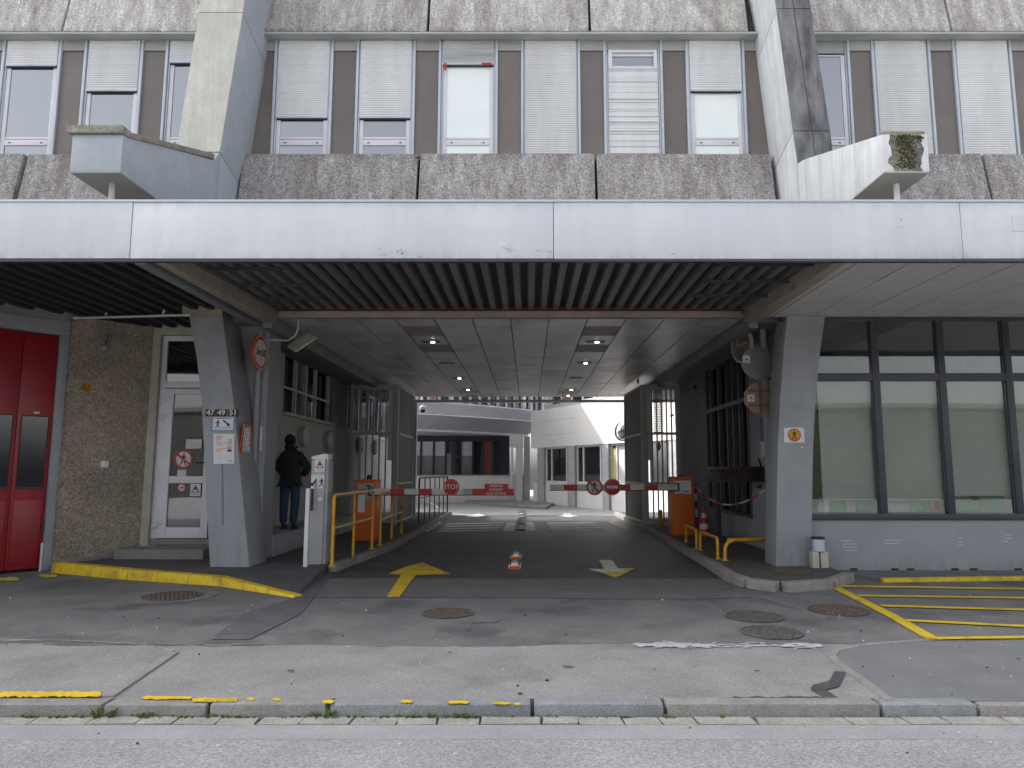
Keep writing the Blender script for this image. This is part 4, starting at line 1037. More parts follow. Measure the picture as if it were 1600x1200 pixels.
for (px, py, n, w_) in [(1328,851,4,22),(1400,850,2,30),(1498,848,3,10),(1575,842,3,10)]:
    for k in range(n):
        p = P(px+random.uniform(-4,4), py+k*5-6, GY+.02); b.box(p[0]-w_*.005, p[0]+w_*.005*random.uniform(.5,1.2), GY+.012, GY+.0205, p[2]-.006, p[2]+.006)
b.build('pale_scuffs', 'wall_light', gr)
b = MB()
for x_ in [5.1,5.75,6.0,6.7,7.0,7.7,8.2]: b.box(x_, x_+.11, GY+.005, GY+.0195, .045, .075)
b.build('weep_hole', 'black', gr)
# interior
rm = thing('office_room', 'office interior with green wall, blinds and shelves behind the right glazing', 'room', (8, 14, .1))
MB().box(4.72, 14, 17.2, 17.3, .1, 4.2).build('back_wall', 'office_in', rm)
MB().box(13.9, 14, 11.65, 17.2, .1, 4.2).build('side_wall', 'office_in', rm)
MB().box(4.72, 14, 11.62, 17.19, .0, .1).build('room_floor', 'wall_beige', rm)
MB().box(4.72, 14, 11.62, 17.19, 4.13, 4.2).build('room_ceiling', 'tile_right', rm)
MB().box(4.73, 6.9, 14.6, 14.7, .101, 3.9).build('green_partition', 'green_in', rm)
MB().box(6.902, 9.2, 14.6, 14.7, .101, 3.9).build('partition', 'office_in', rm)
# slatted blinds, each with a pale box along its top
for k, (a, c) in enumerate([(4.8,5.6),(5.72,6.7),(6.82,7.8),(7.92,8.88)]):
    z1b = Z(592,GY+.18); z0b = Z(780,GY+.18) if k != 2 else Z(772,GY+.18)
    b = MB(); z = z1b-.05
    while z > z0b:
        b.box(a-.02, c+.02, GY+.15, GY+.168, z-.030, z-.002); z -= .034
    bl = b.build('blind', 'blind', rm)
    MB().box(a-.02, c+.02, GY+.14, GY+.19, z1b-.048, z1b+.10).build('blind_box', 'pvc', rm)
for px0, px1, py0, py1, m in [(1278,1288,787,800,'office_in'),(1289,1295,778,800,'paper'),(1296,1322,778,800,'green_box'),(1324,1336,783,800,'wall_beige'),(1338,1368,776,800,'green_box'),(1382,1422,776,799,'office_in'),(1424,1434,774,799,'green_box'),(1436,1452,774,799,'green_box'),(1454,1460,780,799,'orange'),(1462,1468,776,799,'black'),(1484,1530,782,798,'green_box'),(1532,1568,774,798,'green_box')]:
    p = P(px0, py1, GY+.34); q = P(px1, py0, GY+.34)
    MB().box(p[0], q[0], GY+.34, GY+.55, p[2], q[2]).build('folder', m, rm)
MB().box(8.95, 9.6, 12.0, 12.1, .95, 2.15).build('wooden_panel', 'wood', rm)
MB().box(9.62, 9.9, 12.0, 12.1, .95, 2.4).build('wooden_panel', 'paper', rm)
MB().box(4.8, 13, GY+.25, GY+.7, zs0-.02, zs0+.02+.06).build('window_shelf', 'dark_metal', rm)

# ================================================================== GATES
def gate(side):
    if side == 'R':
        lab = 'tall grey barred gate folded back on the right of the passage'; xp, xe, ye, xw = 3.22, 3.09, 22.5, 4.32
    else:
        lab = 'tall grey barred gate folded back on the left of the passage'; xp, xe, ye, xw = -3.68, -3.66, 22.4, -5.06
    s = 1 if xw > xp else -1
    t = thing('folding_gate', lab, 'gate', (xp, 20, .1))
    z0, z1 = .16, 4.05
    fr = MB()
    fr.box(xp, xp+s*.16, 19.93, 20.07, .02, z1); fr.box(xw-s*.1, xw, 19.95, 20.05, z0, z1)
    fr.box(xp+s*.161, xw-s*.101, 19.95, 20.05, z1-.14, z1); fr.box(xp+s*.161, xw-s*.101, 19.95, 20.05, z0, z0+.12)
    for zz in ((1.22, 2.62) if side == 'R' else (2.62,)): fr.box(xp+s*.161, xw-s*.101, 19.95, 20.05, zz, zz+.07)
    fr.build('front_frame', 'gate', t, bevel=.008)
    nb = 6
    for k in range(1, nb):
        xb = xp+s*(.16+(abs(xw-xp)-.26)*k/nb)
        MB().box(xb-.02, xb+.02, 19.98, 20.02, z0+.121, z1-.141).build('bar', 'gate', t)
    MB().box(xp+s*.16, xp+s*.30, 19.98, 20.01, 1.9, z1-.142).build('light_stile', 'pvc', t)
    # receding leaf with solid dark panels
    def leafbox(y0, y1, za, zb, off, th, nm, m):
        xa = xp+(xe-xp)*(y0-20.07)/(ye-20.07); xb = xp+(xe-xp)*(y1-20.07)/(ye-20.07)
        MB().hexa([(xa+off,y0,za),(xb+off,y1,za),(xb+off+s*th,y1,za),(xa+off+s*th,y0,za)],[(xa+off,y0,zb),(xb+off,y1,zb),(xb+off+s*th,y1,zb),(xa+off+s*th,y0,zb)]).build(nm, m, t)
    leafbox(20.08, ye, z0, z1, s*.02, .03, 'solid_panel', 'gate_dark')
    for za in (z0, 1.22, 2.62, z1-.07): leafbox(20.08, ye, za, za+.06, -s*.015, .03, 'leaf_rail', 'gate')
    leafbox(ye-.07, ye, z0+.07, z1-.08, -s*.018, .03, 'leaf_stile', 'gate')
    if side == 'L':
        # small pedestrian gate frame, handle
        MB().tube([(-4.95,19.9,.2),(-4.95,19.9,2.45),(-4.72,19.9,2.45),(-4.72,19.9,.2)], .028, 8).build('wicket_frame','white',t)
        MB().box(-4.86,-4.76,19.86,19.93,1.22,1.36).build('lock','white',t,bevel=.006)
    else:
        MB().box(3.10,3.17,19.90,19.95,4.08,4.19).build('warning_block','hoop',t)
        b = MB()
        for k in range(26): b.box(3.62,3.90,20.25,20.27,2.65+k*.05,2.68+k*.05)
        b.build('vent_grille','black',t)
        MB().cyl((4.05,3.15), .03, 19.6,19.9, n=8).build('camera_body','black',t)
        MB().cyl((3.72,2.3),.13,20.12,20.16,n=20,sx=.5).build('disc_plate','kiosk',t)
    return t
gate('L'); gate('R')

# ================================================================== BARRIERS
def barrier(side):
    if side == 'L':
        xa, xb = XX(554,800,15.35), XX(588,800,15.35); y = 15.35; zt = Z(752,y); za = Z(768,y); xe = XX(803,768,y)
        lab = 'left orange barrier, striped arm with STOP disc and red notice'
    else:
        xa, xb = XX(1050,800,16.6), XX(1084,800,16.6); y = 16.6; zt = Z(747,y); za = Z(761,y); xe = XX(859,761,y)
        lab = 'right orange barrier, striped arm with no-pedestrians and no-entry discs'
    t = thing('parking_barrier', lab, 'barrier', ((xa+xb)/2, y, .12))
    c = MB().box(xa, xb, y, y+.42, .12, zt).build('cabinet', 'orange', t, bevel=.02)
    MB().box(xa-.012, xb+.012, y-.015, y+.435, zt+.001, zt+.035).build('lid', 'orange', t, bevel=.012)
    if side == 'L':
        MB().sphere(((xa+xb)/2+.02, y+.2, zt+.07), .06, sz=1.2).build('beacon', 'rust', t, smooth=True)
        MB().box(xa+.05, xb-.08, y-.012, y-.001, zt-.17, zt-.05).box(xa+.22, xb-.12, y-.012, y-.001, zt-.38, zt-.171).build('label_plate', 'kiosk', t)
        MB().box(xa+.07,xa+.22,y-.016,y-.0125,zt-.66,zt-.28).build('paper_notice','paper',t)
        MB().box(xa+.24,xb-.14,y-.016,y-.0125,zt-.12,zt-.08).build('label_print','ink',t)
    else:
        MB().box(xa+.07, xb-.05, y-.012, y-.001, zt-.36, zt-.06).build('label_plate', 'paper', t)
        MB().box(xb-.22,xb-.09,y-.015,y-.0125,zt-.32,zt-.30).build('label_print','ink',t)
        MB().cyl(((xa+xb)/2,y+.2),.05,zt+.036,zt+.07,'z',12).build('beacon','black',t)
        MB().cyl(((xa+xb)/2, zt-.42),.012,y-.01,y-.001,n=8).build('lock','white',t)
    # arm in coloured segments
    hgt = .062; ya = y-.13; s = 1 if xe > xb else -1; x0 = xb-.12 if s > 0 else xa+.12
    MB().box(x0-.05, x0+.05, ya+.041, y-.001, za-.09, za+.09).build('hub', 'black', t)
    if side == 'L':
        segs = [(590,610,'white'),(610,632,'red'),(632,654,'white'),(654,675,'red'),(675,724,'white'),(724,738,'kiosk'),(738,803,'red')]
    else:
        segs = [(1051,1028,'white'),(1028,1007,'red'),(1007,985,'white'),(985,968,'red'),(968,902,'white'),(902,881,'red'),(881,859,'white')]
    for k, (p, q, m) in enumerate(segs):
        xp_, xq = XX(p,765,ya+.02), XX(q,765,ya+.02)
        if k == 0: xp_ = x0
        MB().box(xp_, xq, ya, ya+.04, za-hgt, za+hgt).build('arm_segment', m, t)
    MB().box(x0, xe, ya+.002, ya+.042, za-hgt-.02, za-hgt-.0005).build('arm_rubber', 'black', t)
    def disc(px, r, nm, m):
        X = XX(px, 761, ya-.03); zc = Z(761, ya)
        d = MB().cyl((X, zc), r, ya-.03, ya-.004, n=36).build(nm, m, t, bevel=.003)
        return X, zc, d
    yd = ya-.031
    if side == 'L':
        X, zc, d = disc(705, .175, 'stop_sign', 'red'); MB().ring((X,zc),.158,.166,yd,yd-.002).build('border','salmon',d)
        ORG[d.name] = ORG[t.name]; txt('STOP', .135, 'white', d, (X, yd-.003, zc))
        x1_, x2_ = XX(757,765,ya), XX(794,765,ya); z1_, z2_ = Z(773,ya), Z(756,ya)
        n = MB().box(x1_,x2_,ya-.03,ya-.004,z1_,z2_).build('notice','red',t)
        for k, s_ in enumerate(['PASSAGE','INTERDIT','AUX PIETONS']):
            txt(s_, .072, 'white', n, ((x1_+x2_)/2, yd-.003, z2_-.045-k*.083), sx=.95)
    else:
        X, zc, d = disc(929, .19, 'no_pedestrian_sign', 'white')
        MB().ring((X,zc),.15,.19,yd,yd-.003).build('red_ring','red',d)
        b = MB(); walker(b, X, zc, .25, yd-.001, -1); b.build('walker_symbol','ink',d)
        b = MB(); c45 = math.cos(R(45)); L_ = .165
        b.prism([(X-L_*c45-.014, zc+L_*c45-.014),(X-L_*c45+.014, zc+L_*c45+.014),(X+L_*c45+.014, zc-L_*c45+.014),(X+L_*c45-.014, zc-L_*c45-.014)], yd-.004, yd-.006); b.build('red_bar','red',d)
        X, zc, d = disc(957, .19, 'no_entry_sign', 'red')
        MB().box(X-.13,X+.13,yd-.003,yd-.0002,zc-.032,zc+.032).build('white_bar','white',d)
        MB().ring((X,zc),.176,.184,yd,yd-.002).build('border','salmon',d)
    return t
barrier('L'); barrier('R')

# ================================================================== RAILS
def fillet(p, r=.09, n=5):
    """polyline of 3-D points with rounded corners"""
    out = [Vector(p[0])]
    for i in range(1, len(p)-1):
        a, b_, c = Vector(p[i-1]), Vector(p[i]), Vector(p[i+1])
        u = (a-b_).normalized(); v = (c-b_).normalized()
        for k in range(n+1):
            t_ = k/n; out.append((b_+u*r*(1-t_))*(1-t_)+(b_+v*r*t_)*t_)
    out.append(Vector(p[-1])); return out
def hoop(pts, label, r=.028, mids=(), midz=None, group='yellow tubular rails', rr=.09, worn=False):
    t = thing('guard_rail', label, 'guard rail', (*pts[0][:2], .12), group=group)
    MB().tube(fillet(pts, rr), r, 12).build('hoop', 'hoop', t, smooth=True)
    for m in mids:
        MB().tube([(m[0],m[1],.12),(m[0],m[1],pts[1][2])], r*.9, 12).build('post', 'hoop', t, smooth=True)
    if midz:
        MB().tube([(pts[0][0],pts[0][1],midz),(pts[-1][0],pts[-1][1],midz)], r*.72, 10).build('mid_rail', 'hoop', t, smooth=True)
    if worn:
        a, c = Vector(pts[1]), Vector(pts[2]); u = (c-a).normalized()
        MB().tube([a+u*.09+Vector((0,0,.004)), c-u*.09+Vector((0,0,.004))], r*1.02, 12).build('worn_top', 'rail_top', t, smooth=True)
        MB().tube([Vector((pts[0][0],pts[0][1],midz+.003))+u*.03, Vector((pts[-1][0],pts[-1][1],midz+.003))-u*.03], r*.75, 10).build('worn_mid', 'rail_top', t, smooth=True)
    for q in (pts[0], pts[-1]):
        if q[2] < .2: MB().cyl((q[0], q[1]), .06, .12, .135, 'z', 14).build('foot_plate', 'hoop', t)
    return t
hoop([(-3.06,11.25,.12),(-3.06,11.25,1.22),(-2.99,13.75,1.22),(-2.99,13.75,.12)], 'near tall yellow rail beside the grey access post', mids=[(-3.03,12.45)], midz=.70, worn=True)
hoop([(-2.97,14.4,.12),(-2.97,14.4,1.14),(-3.02,17.1,1.14),(-3.02,17.1,.12)], 'second tall yellow rail, behind the left barrier cabinet', mids=[(-3.0,15.75)], midz=.62, worn=True)
hoop([(3.33,15.1,.12),(3.33,15.1,.47),(3.24,13.8,.47),(3.24,13.8,.12)], 'farther of the two low yellow hoops on the right kerb')
hoop([(3.24,13.5,.12),(3.24,13.5,.47),(3.22,12.2,.47),(3.22,12.2,.12)], 'nearer of the two low yellow hoops on the right kerb, before the cone')
hoop([(3.29,12.02,.12),(3.29,12.02,.45),(3.55,12.06,.45),(4.08,12.24,.45)], 'yellow bent rail joining the kerb to the right drainpipe', rr=.2, r=.032)
for k, (px, py) in enumerate([(1033,822),(1048,830)]):
    X, Y = G(px, py, .12)
    tag(MB().tube([(X,Y,.12),(X,Y,.55)], .04, 12).build('short_post','hoop',smooth=True), ['farther short yellow post beside the right gate','nearer short yellow post close to the right barrier cabinet'][k], 'post', 'short yellow posts by the right gate')
# dark railing at left beyond the gate
t = thing('railing', 'dark barred railing beyond the left gate at the courtyard edge', 'railing', (-3.15,20.6,.12))
A = Vector((-3.15,20.6,.12)); B_ = Vector((-2.92,25.8,.12)); hh = Vector((0,0,1.28))
MB().tube(fillet([A, A+hh, B_+hh, B_], .12), .028, 10).build('frame','blackrail',t,smooth=True)
for k in range(1, 6):
    p = A+(B_-A)*(k/6)
    MB().tube([p, p+hh*.99], .018, 8).build('bar','blackrail',t,smooth=True)
MB().tube([A+Vector((0,0,.7)), B_+Vector((0,0,.7))], .015, 8).build('mid_rail','blackrail',t)

# ================================================================== TICKET POST
y = 11.55; xa, xb = XX(484,800,y), XX(511,800,y)
t = thing('access_terminal', 'light grey access post with pictogram labels left of the near yellow rail', 'access terminal', ((xa+xb)/2, y, .12))
zt = Z(709,y)
MB().box(xa, xb-.055, y, y+.30, .06, zt-.095).build('column', 'kiosk', t, bevel=.015)
MB().box(xb-.053, xb, y+.01, y+.28, .06, zt-.12).build('side_profile', 'pipe', t, bevel=.01)
hp = [(xa-.0, zt-.093), (xa-.0, zt-.05)]+[(xa+(xb-.03-xa)*k/8, zt-.05+.05*math.sin(math.pi/2*k/8)) for k in range(1,9)]+[(xb-.03, zt-.093)]
MB().prism(hp, y-.02, y+.32).build('head', 'paper', t, bevel=.01)
MB().box(xb-.028, xb-.008, y-.015, y+.1, zt-.12, zt-.01).build('white_strip', 'paper', t)
def warn_plate(mb_parent, x0, x1, z0, z1, y, suf=''):
    """white plate with a triangle warning mark"""
    p = MB().box(x0, x1, y-.006, y-.001, z0, z1).build('plate', 'paper', mb_parent); ORG[p.name] = ORG[mb_parent.name]
    cx = (x0+x1)/2; W_ = (x1-x0)*.42; Hh = (z1-z0)
    MB().prism([(cx-W_,z0+Hh*.30),(cx+W_,z0+Hh*.30),(cx,z0+Hh*.92)], y-.0062, y-.008).build('black_triangle','ink',p)
    MB().prism([(cx-W_*.68,z0+Hh*.36),(cx+W_*.68,z0+Hh*.36),(cx+W_*.5,z0+Hh*.5),(cx-W_*.5,z0+Hh*.5)], y-.0082, y-.010).build('white_foot','paper',p)
    MB().prism([(cx-W_*.5,z0+Hh*.505),(cx+W_*.5,z0+Hh*.505),(cx,z0+Hh*.82)], y-.0082, y-.0102).build('red_triangle','red',p)
    MB().box(cx-W_*.8, cx+W_*.8, y-.009, y-.0062, z0+Hh*.12, z0+Hh*.20).build('print_line','kiosk',p)
    return p
warn_plate(t, xa+.055, xa+.215, Z(737,y), Z(718,y), y)
pl_ = MB().box(xa+.003, xb-.06, y-.004, y-.0005, Z(763,y), Z(742,y)).build('pictogram_plate','paper',t); ORG[pl_.name] = ORG[t.name]
b = MB(); walker(b, xa+.175, (Z(763,y)+Z(745,y))/2, .15, y-.0045, 1); b.build('walker_symbol','ink',pl_)
b = MB(); X = xa+.055; zc = (Z(763,y)+Z(745,y))/2+.01; b.prism([(X-.04,zc-.035),(X-.02,zc-.055),(X+.05,zc+.035),(X+.03,zc+.055)], y-.0045, y-.0065)
b.prism([(X-.06,zc-.07),(X+.005,zc-.055),(X-.045,zc-.005)], y-.0046, y-.0066); b.build('arrow_symbol','ink',pl_)
MB().box(xa+.02,xb-.09,y-.0065,y-.0045,Z(744.5,y)-.006,Z(744.5,y)+.004).build('print_line','kiosk',pl_)
MB().cyl((xa+.17, Z(780,y)), .035, y-.02, y-.001, n=18).build('push_button', 'paper', t)
MB().box(xa+.01, xa+.05, y-.012, y-.001, Z(798,y), Z(764,y)).build('slot', 'black', t)
MB().box(xa+.06, xa+.11, y-.005, y-.001, Z(798,y), Z(752,y)).build('cover_strip', 'pipe', t)
tag(MB().box(XX(478,800,11.3), XX(484,800,11.3), 11.25, 11.31, .0, Z(763,11.3)).build('marker_post','paper',bevel=.005), 'thin white square post standing in front of the grey access terminal', 'post')

# ================================================================== SIGNS
y = 11.3
def flat(x0, x1, z0, z1, m, parent, nm, yy, th=.003): return MB().box(x0, x1, yy-th, yy-.0003, z0, z1).build(nm, m, parent)
# house numbers
yp = 11.285
for k, (s_, a, c) in enumerate([('47',321,336.5),('49',338,354),('51',356,372.5)]):
    X0, X1 = XX(a,645,yp), XX(c,645,yp); z0, z1 = Z(650.5,yp), Z(639.5,yp)
    t = thing('house_number', ['leftmost house number plate, reading 47, on the left pillar','middle house number plate, reading 49, on the left pillar','rightmost house number plate, reading 51, on the left pillar'][k], 'house number', ((X0+X1)/2, yp, z0), group='house numbers on the left pillar')
    MB().box(X0, X1, yp, 11.3, z0, z1).build('plate', 'shoe', t, bevel=.002); txt(s_, .125, 'white', t, ((X0+X1)/2, yp-.002, (z0+z1)/2))
# walking sign with arrow
X0, X1, z0, z1 = XX(333,660,yp), XX(364,660,yp), Z(671.5,yp), Z(652,yp)
t = thing('direction_sign', 'white sign with walking figure and diagonal arrow under the house numbers', 'sign', ((X0+X1)/2, yp, z0))
flat(X0-.03, X1+.03, z0-.03, z1+.005, 'blue_ink', t, 'backing', yp+.012)
flat(X0, X1, z0, z1, 'paper', t, 'sheet', yp+.008)
b = MB(); walker(b, X0+.075, (z0+z1)/2-.01, .14, yp+.004, 1); b.build('walker_symbol', 'ink', t)
xc, zc = X0+.21, (z0+z1)/2+.01
b = MB(); b.prism([(xc-.06,zc+.035),(xc-.045,zc+.055),(xc+.035,zc-.012),(xc+.05,zc+.005),(xc+.06,zc-.055),(xc-.0,zc-.045),(xc+.018,zc-.030)], yp+.004, yp+.002); b.build('arrow_symbol','ink',t)
flat(X0+.02, X1-.03, z1-.022, z1-.012, 'ink', t, 'print_line', yp+.004); flat(X0+.13, X1-.02, z0+.03, z0+.038, 'ink', t, 'print_line', yp+.004)
# poster
X0, X1, z0, z1 = XX(332,700,yp), XX(366,700,yp), Z(724.5,yp), Z(677.5,yp)
t = thing('poster', 'white paper poster with orange print taped to the left pillar', 'poster', ((X0+X1)/2, yp, z0))
b = MB(); b.prism([(X0,z1),(X1-.015,z1-.005),(X1+.01,z0),(X0+.03,z0-.003)], yp+.008, yp+.005); b.build('sheet','paper',t)
Wp, Hp = X1-X0, z1-z0
for (a, c, e, f_, m) in [(.14,.42,.86,.93,'salmon'),(.14,.36,.79,.85,'salmon'),(.14,.30,.735,.745,'ink'),(.14,.62,.68,.69,'ink'),(.14,.42,.62,.632,'ink'),(.14,.55,.565,.572,'kiosk'),(.16,.58,.46,.51,'salmon'),(.16,.44,.39,.44,'salmon'),(.16,.9,.27,.275,'kiosk'),(.16,.8,.24,.245,'kiosk'),(.16,.88,.21,.215,'kiosk'),(.16,.7,.17,.175,'kiosk'),(.70,.78,.08,.095,'ink'),(.83,.90,.075,.11,'ink')]:
    flat(X0+Wp*a, X0+Wp*c, z0+Hp*e, z0+Hp*f_, m, t, 'print', yp+.0045)
for k, m in enumerate(['salmon','plank','salmon','orange_ink','ink']):
    flat(X0+Wp*.68, X0+Wp*.88, z0+Hp*(.76-k*.09), z0+Hp*(.83-k*.09), m, t, 'print', yp+.0045)
# orange leaflet holder on the pillar's inner side
t = thing('leaflet_holder', 'orange notice board with white strips hanging on the inner side of the left pillar', 'notice', (-4.6,11.35,1.9))
a0, a1 = P(380,664,11.34), P(392,660,11.9); b0, b1 = P(372,712,11.34), P(391,710,11.9)
MB().hexa([b0,b1,(b1[0]+.02,b1[1]+.01,b1[2]),(b0[0]+.02,b0[1]-.01,b0[2])],[a0,a1,(a1[0]+.02,a1[1]+.01,a1[2]),(a0[0]+.02,a0[1]-.01,a0[2])]).build('board','orange',t)
a0, a1 = P(382,668,11.32), P(390.5,667,11.7); b0, b1 = P(378,707,11.32), P(390,707,11.7)
MB().hexa([b0,b1,(b1[0]+.02,b1[1]-.03,b1[2]),(b0[0]+.02,b0[1]-.03,b0[2])],[a0,a1,(a1[0]+.02,a1[1]-.03,a1[2]),(a0[0]+.02,a0[1]-.03,a0[2])]).build('leaflet','paper',t)
for k in range(7):
    p = P(384, 671+k*5, 11.28); MB().box(p[0], p[0]+.05, 11.275, 11.28, p[2]-.012, p[2]+.008).build('print','kiosk' if k<6 else 'blue_ink',t)
# height limit sign: disc turned towards the drive
c = P(406,551,11.72); t = thing('height_limit_sign', 'round red-rimmed height limit sign turned edge-on inside the left pillar', 'road sign', c, R(87))
rr_ = .30
MB().cyl((0,0), rr_, -.012, .012, n=36).build('disc', 'red', t, local=True, bevel=.004)
MB().cyl((0,0), rr_*.74, -.017, -.0125, n=36).build('white_face', 'white', t, local=True)
ORG[t.name] = Vector((0,0,0)); txt('3m50', .17, 'ink', t, (0,-.019,0), sx=1.0); ORG[t.name] = Vector(c)
MB().ring((0,0), rr_*.9, rr_*.98, -.0155, -.0125, n=36).build('pale_rim', 'salmon', t, local=True)
# stickers on the door panes
yd = DY-.001+.01
c = P(286.5,717.5,DY); t = thing('no_entry_sticker', 'large round no-pedestrians sticker in the middle of the white glazed door', 'sticker', c)
r = .172
MB().cyl((c[0],c[2]), r, DY+.008, DY+.004, n=36).build('face','paper',t); MB().ring((c[0],c[2]), r*.78, r, DY+.0035, DY+.001).build('red_ring','red',t)
b = MB(); walker(b, c[0], c[2]-.005, .22, DY+.0032, 1); b.build('walker_symbol','ink',t)
L_ = r*.85; q = math.cos(R(38)); s_ = math.sin(R(38))
MB().prism([(c[0]-L_*q-.010,c[2]+L_*s_-.014),(c[0]-L_*q+.010,c[2]+L_*s_+.014),(c[0]+L_*q+.010,c[2]-L_*s_+.014),(c[0]+L_*q-.010,c[2]-L_*s_-.014)], DY+.0008, DY-.001).build('red_bar','red',t)
c = P(283.5,762,DY); t = thing('no_dogs_sticker', 'small round no-dogs sticker on the lower pane of the white door', 'sticker', c)
MB().cyl((c[0],c[2]), .075, DY+.008, DY+.004, n=28).build('face','paper',t); MB().ring((c[0],c[2]), .058,.075, DY+.0035, DY+.001).build('red_ring','red',t)
MB().prism([(c[0]-.035,c[2]-.02),(c[0]-.03,c[2]+.005),(c[0]+.01,c[2]+.012),(c[0]+.025,c[2]+.03),(c[0]+.042,c[2]+.018),(c[0]+.022,c[2]+.004),(c[0]+.02,c[2]-.028),(c[0]+.01,c[2]-.008),(c[0]-.02,c[2]-.006),(c[0]-.026,c[2]-.028)], DY+.0034, DY+.0015).build('dog_symbol','ink',t)
X0, z0 = P(298,775,DY)[0], P(298,775,DY)[2]; X1, z1 = P(315,756,DY)[0], P(315,756,DY)[2]
t = thing('warning_sticker', 'white sticker with red and black triangle at the lower right of the white door', 'sticker', (X0,DY,z0)); warn_plate(t, X0, X1, z0, z1, DY-.022)
X0, z0 = P(276.5,744,DY)[0], P(298,743.6,DY)[2]; X1, z1 = P(291,734,DY)[0], P(298,734,DY)[2]
tag(MB().box(X0,X1,DY+.003,DY+.008,z0,z1).build('paper_note','paper'), 'small blank white note under the large sticker on the door', 'note')
X0, z0 = P(291,701,DY)[0], P(298,701,DY)[2]; X1, z1 = P(316.5,686.5,DY)[0], P(298,686.5,DY)[2]
t = thing('paper_note', 'wide white printed note taped above the large sticker on the door', 'note', (X0,DY,z0))
MB().box(X0,X1,DY-.025,DY-.0215,z0,z1).build('sheet','paper',t)
for k in range(4): MB().box(X0+.04,X1-.04,DY-.027,DY-.0252,z1-.06-k*.028,z1-.055-k*.028).build('print','salmon' if k==0 else 'kiosk',t)
# right pillar sheet
y = 11.285
X0, X1, z0, z1 = XX(1225.5,680,y), XX(1257,680,y), Z(691.5,y), Z(668,y)
t = thing('warning_sheet', 'white sheet with round yellow and red pedestrian sign taped to the right pillar', 'sign', ((X0+X1)/2,y,z0))
MB().box(X0,X1,y+.004,y+.008,z0,z1).build('sheet','paper',t)
xc, zc = (X0+X1)/2, (z0+z1)/2
MB().cyl((xc,zc), .105, y+.003, y+.001, n=32).build('yellow_face','hoop',t); MB().ring((xc,zc), .088,.105, y-.0, y-.002).build('red_ring','red',t)
b = MB(); walker(b, xc, zc, .15, y-.0, 1); b.build('walker_symbol','ink',t)
MB().box(X1-.07,X1-.02,y+.008,y+.0145,Z(699.5,y),Z(698,y)).build('tape_scrap','paper',t)
MB().cyl((X0+.02,z1-.01),.012,y-.0,y+.003,n=10).cyl((X1-.02,z1-.01),.012,y-.0,y+.003,n=10).build('tape','kiosk',t)
# sign backs
yy = 12.1
c = P(1184,567,yy); t = thing('road_sign', 'round road sign seen from the back above the octagon beside the right pillar', 'road sign', c)
MB().cyl((c[0],c[2]), .285, yy, yy+.012, n=40).build('plate','sign_back',t)
MB().box(c[0]-.012,c[0]+.012,yy-.012,yy-.001,c[2]-.28,c[2]+.27).box(c[0]-.13,c[0]-.02,yy-.012,yy-.001,c[2]+.13,c[2]+.155).box(c[0]+.02,c[0]+.10,yy-.012,yy-.001,c[2]+.13,c[2]+.155).box(c[0]-.13,c[0]-.02,yy-.012,yy-.001,c[2]-.19,c[2]-.165).build('bracket','wall_grey',t)
st_ = MB().box(c[0]-.255,c[0]-.135,yy-.004,yy-.001,c[2]+.0,c[2]+.13).build('sticker','paper',t)
MB().box(c[0]-.22,c[0]-.17,yy-.006,yy-.0042,c[2]+.05,c[2]+.07).build('print','ink',t)
for k in range(3): MB().cyl((c[0]-.23+k*.035,c[2]+.025),.009,yy-.004,yy-.006,n=8).build('print','ink',t)
c = P(1186,622,yy); t = thing('road_sign', 'brown octagonal stop sign back below the round grey one', 'road sign', c)
oc = [(c[0]+.275*math.cos(R(22.5+45*k)), c[2]+.275*math.sin(R(22.5+45*k))) for k in range(8)]
MB().prism(oc, yy, yy+.012).build('plate','brown_back',t)
MB().box(c[0]+.0,c[0]+.045,yy-.014,yy-.001,c[2]-.25,c[2]+.34).box(c[0]-.19,c[0]-.001,yy-.012,yy-.001,c[2]+.11,c[2]+.145).box(c[0]+.046,c[0]+.18,yy-.012,yy-.001,c[2]+.11,c[2]+.145).box(c[0]-.19,c[0]-.001,yy-.012,yy-.001,c[2]-.145,c[2]-.11).box(c[0]+.046,c[0]+.18,yy-.012,yy-.001,c[2]-.145,c[2]-.11).build('bracket','mirror_back',t)
MB().box(c[0]-.20,c[0]-.08,yy-.004,yy-.001,c[2]-.06,c[2]+.06).build('sticker','paper',t)
MB().box(c[0]-.165,c[0]-.115,yy-.006,yy-.0042,c[2]-.0,c[2]+.02).build('print','ink',t)
for k in range(3): MB().cyl((c[0]-.17+k*.03,c[2]-.025),.008,yy-.004,yy-.006,n=8).build('print','ink',t)
MB().tube([(c[0],yy-.03,c[2]+.36),(c[0]+.27,yy+.1,c[2]+.36)],.02,8).build('arm','beam',t)
# traffic mirror
c = P(1160,540,12.6); t = thing('traffic_mirror', 'round traffic mirror seen from behind beside the right drainpipe', 'mirror', c, R(-74))
b = MB(); n = 28; prof_ = [(.0,.10),(.15,.085),(.25,.05),(.30,.0),(.31,-.02),(.29,-.02)]
vs_ = []; fs = []
for k, (r, d_) in enumerate(prof_):
    for i in range(n): a = 2*math.pi*i/n; vs_.append((r*math.cos(a), -d_, r*math.sin(a)))
for k in range(len(prof_)-1):
    for i in range(n): fs.append((k*n+i, k*n+(i+1)%n, (k+1)*n+(i+1)%n, (k+1)*n+i))
b.add(vs_, fs); b.build('shell','mirror_back',t,local=True,smooth=True)
MB().ring((0,0),.285,.315,-.03,.02,n=32).build('rim','white',t,local=True)
MB().cyl((0,0),.284,.0,.012,n=32).build('mirror_face','mirror',t,local=True)
b = MB()
for a in (100, 215, 340): b.tube([(0,-.12,0),(.25*math.cos(R(a)),-.07,.25*math.sin(R(a)))], .012, 6)
b.tube([(0,-.12,0),(.30,-.10,.0)], .016, 6); b.build('bracket','beam',t,local=True)
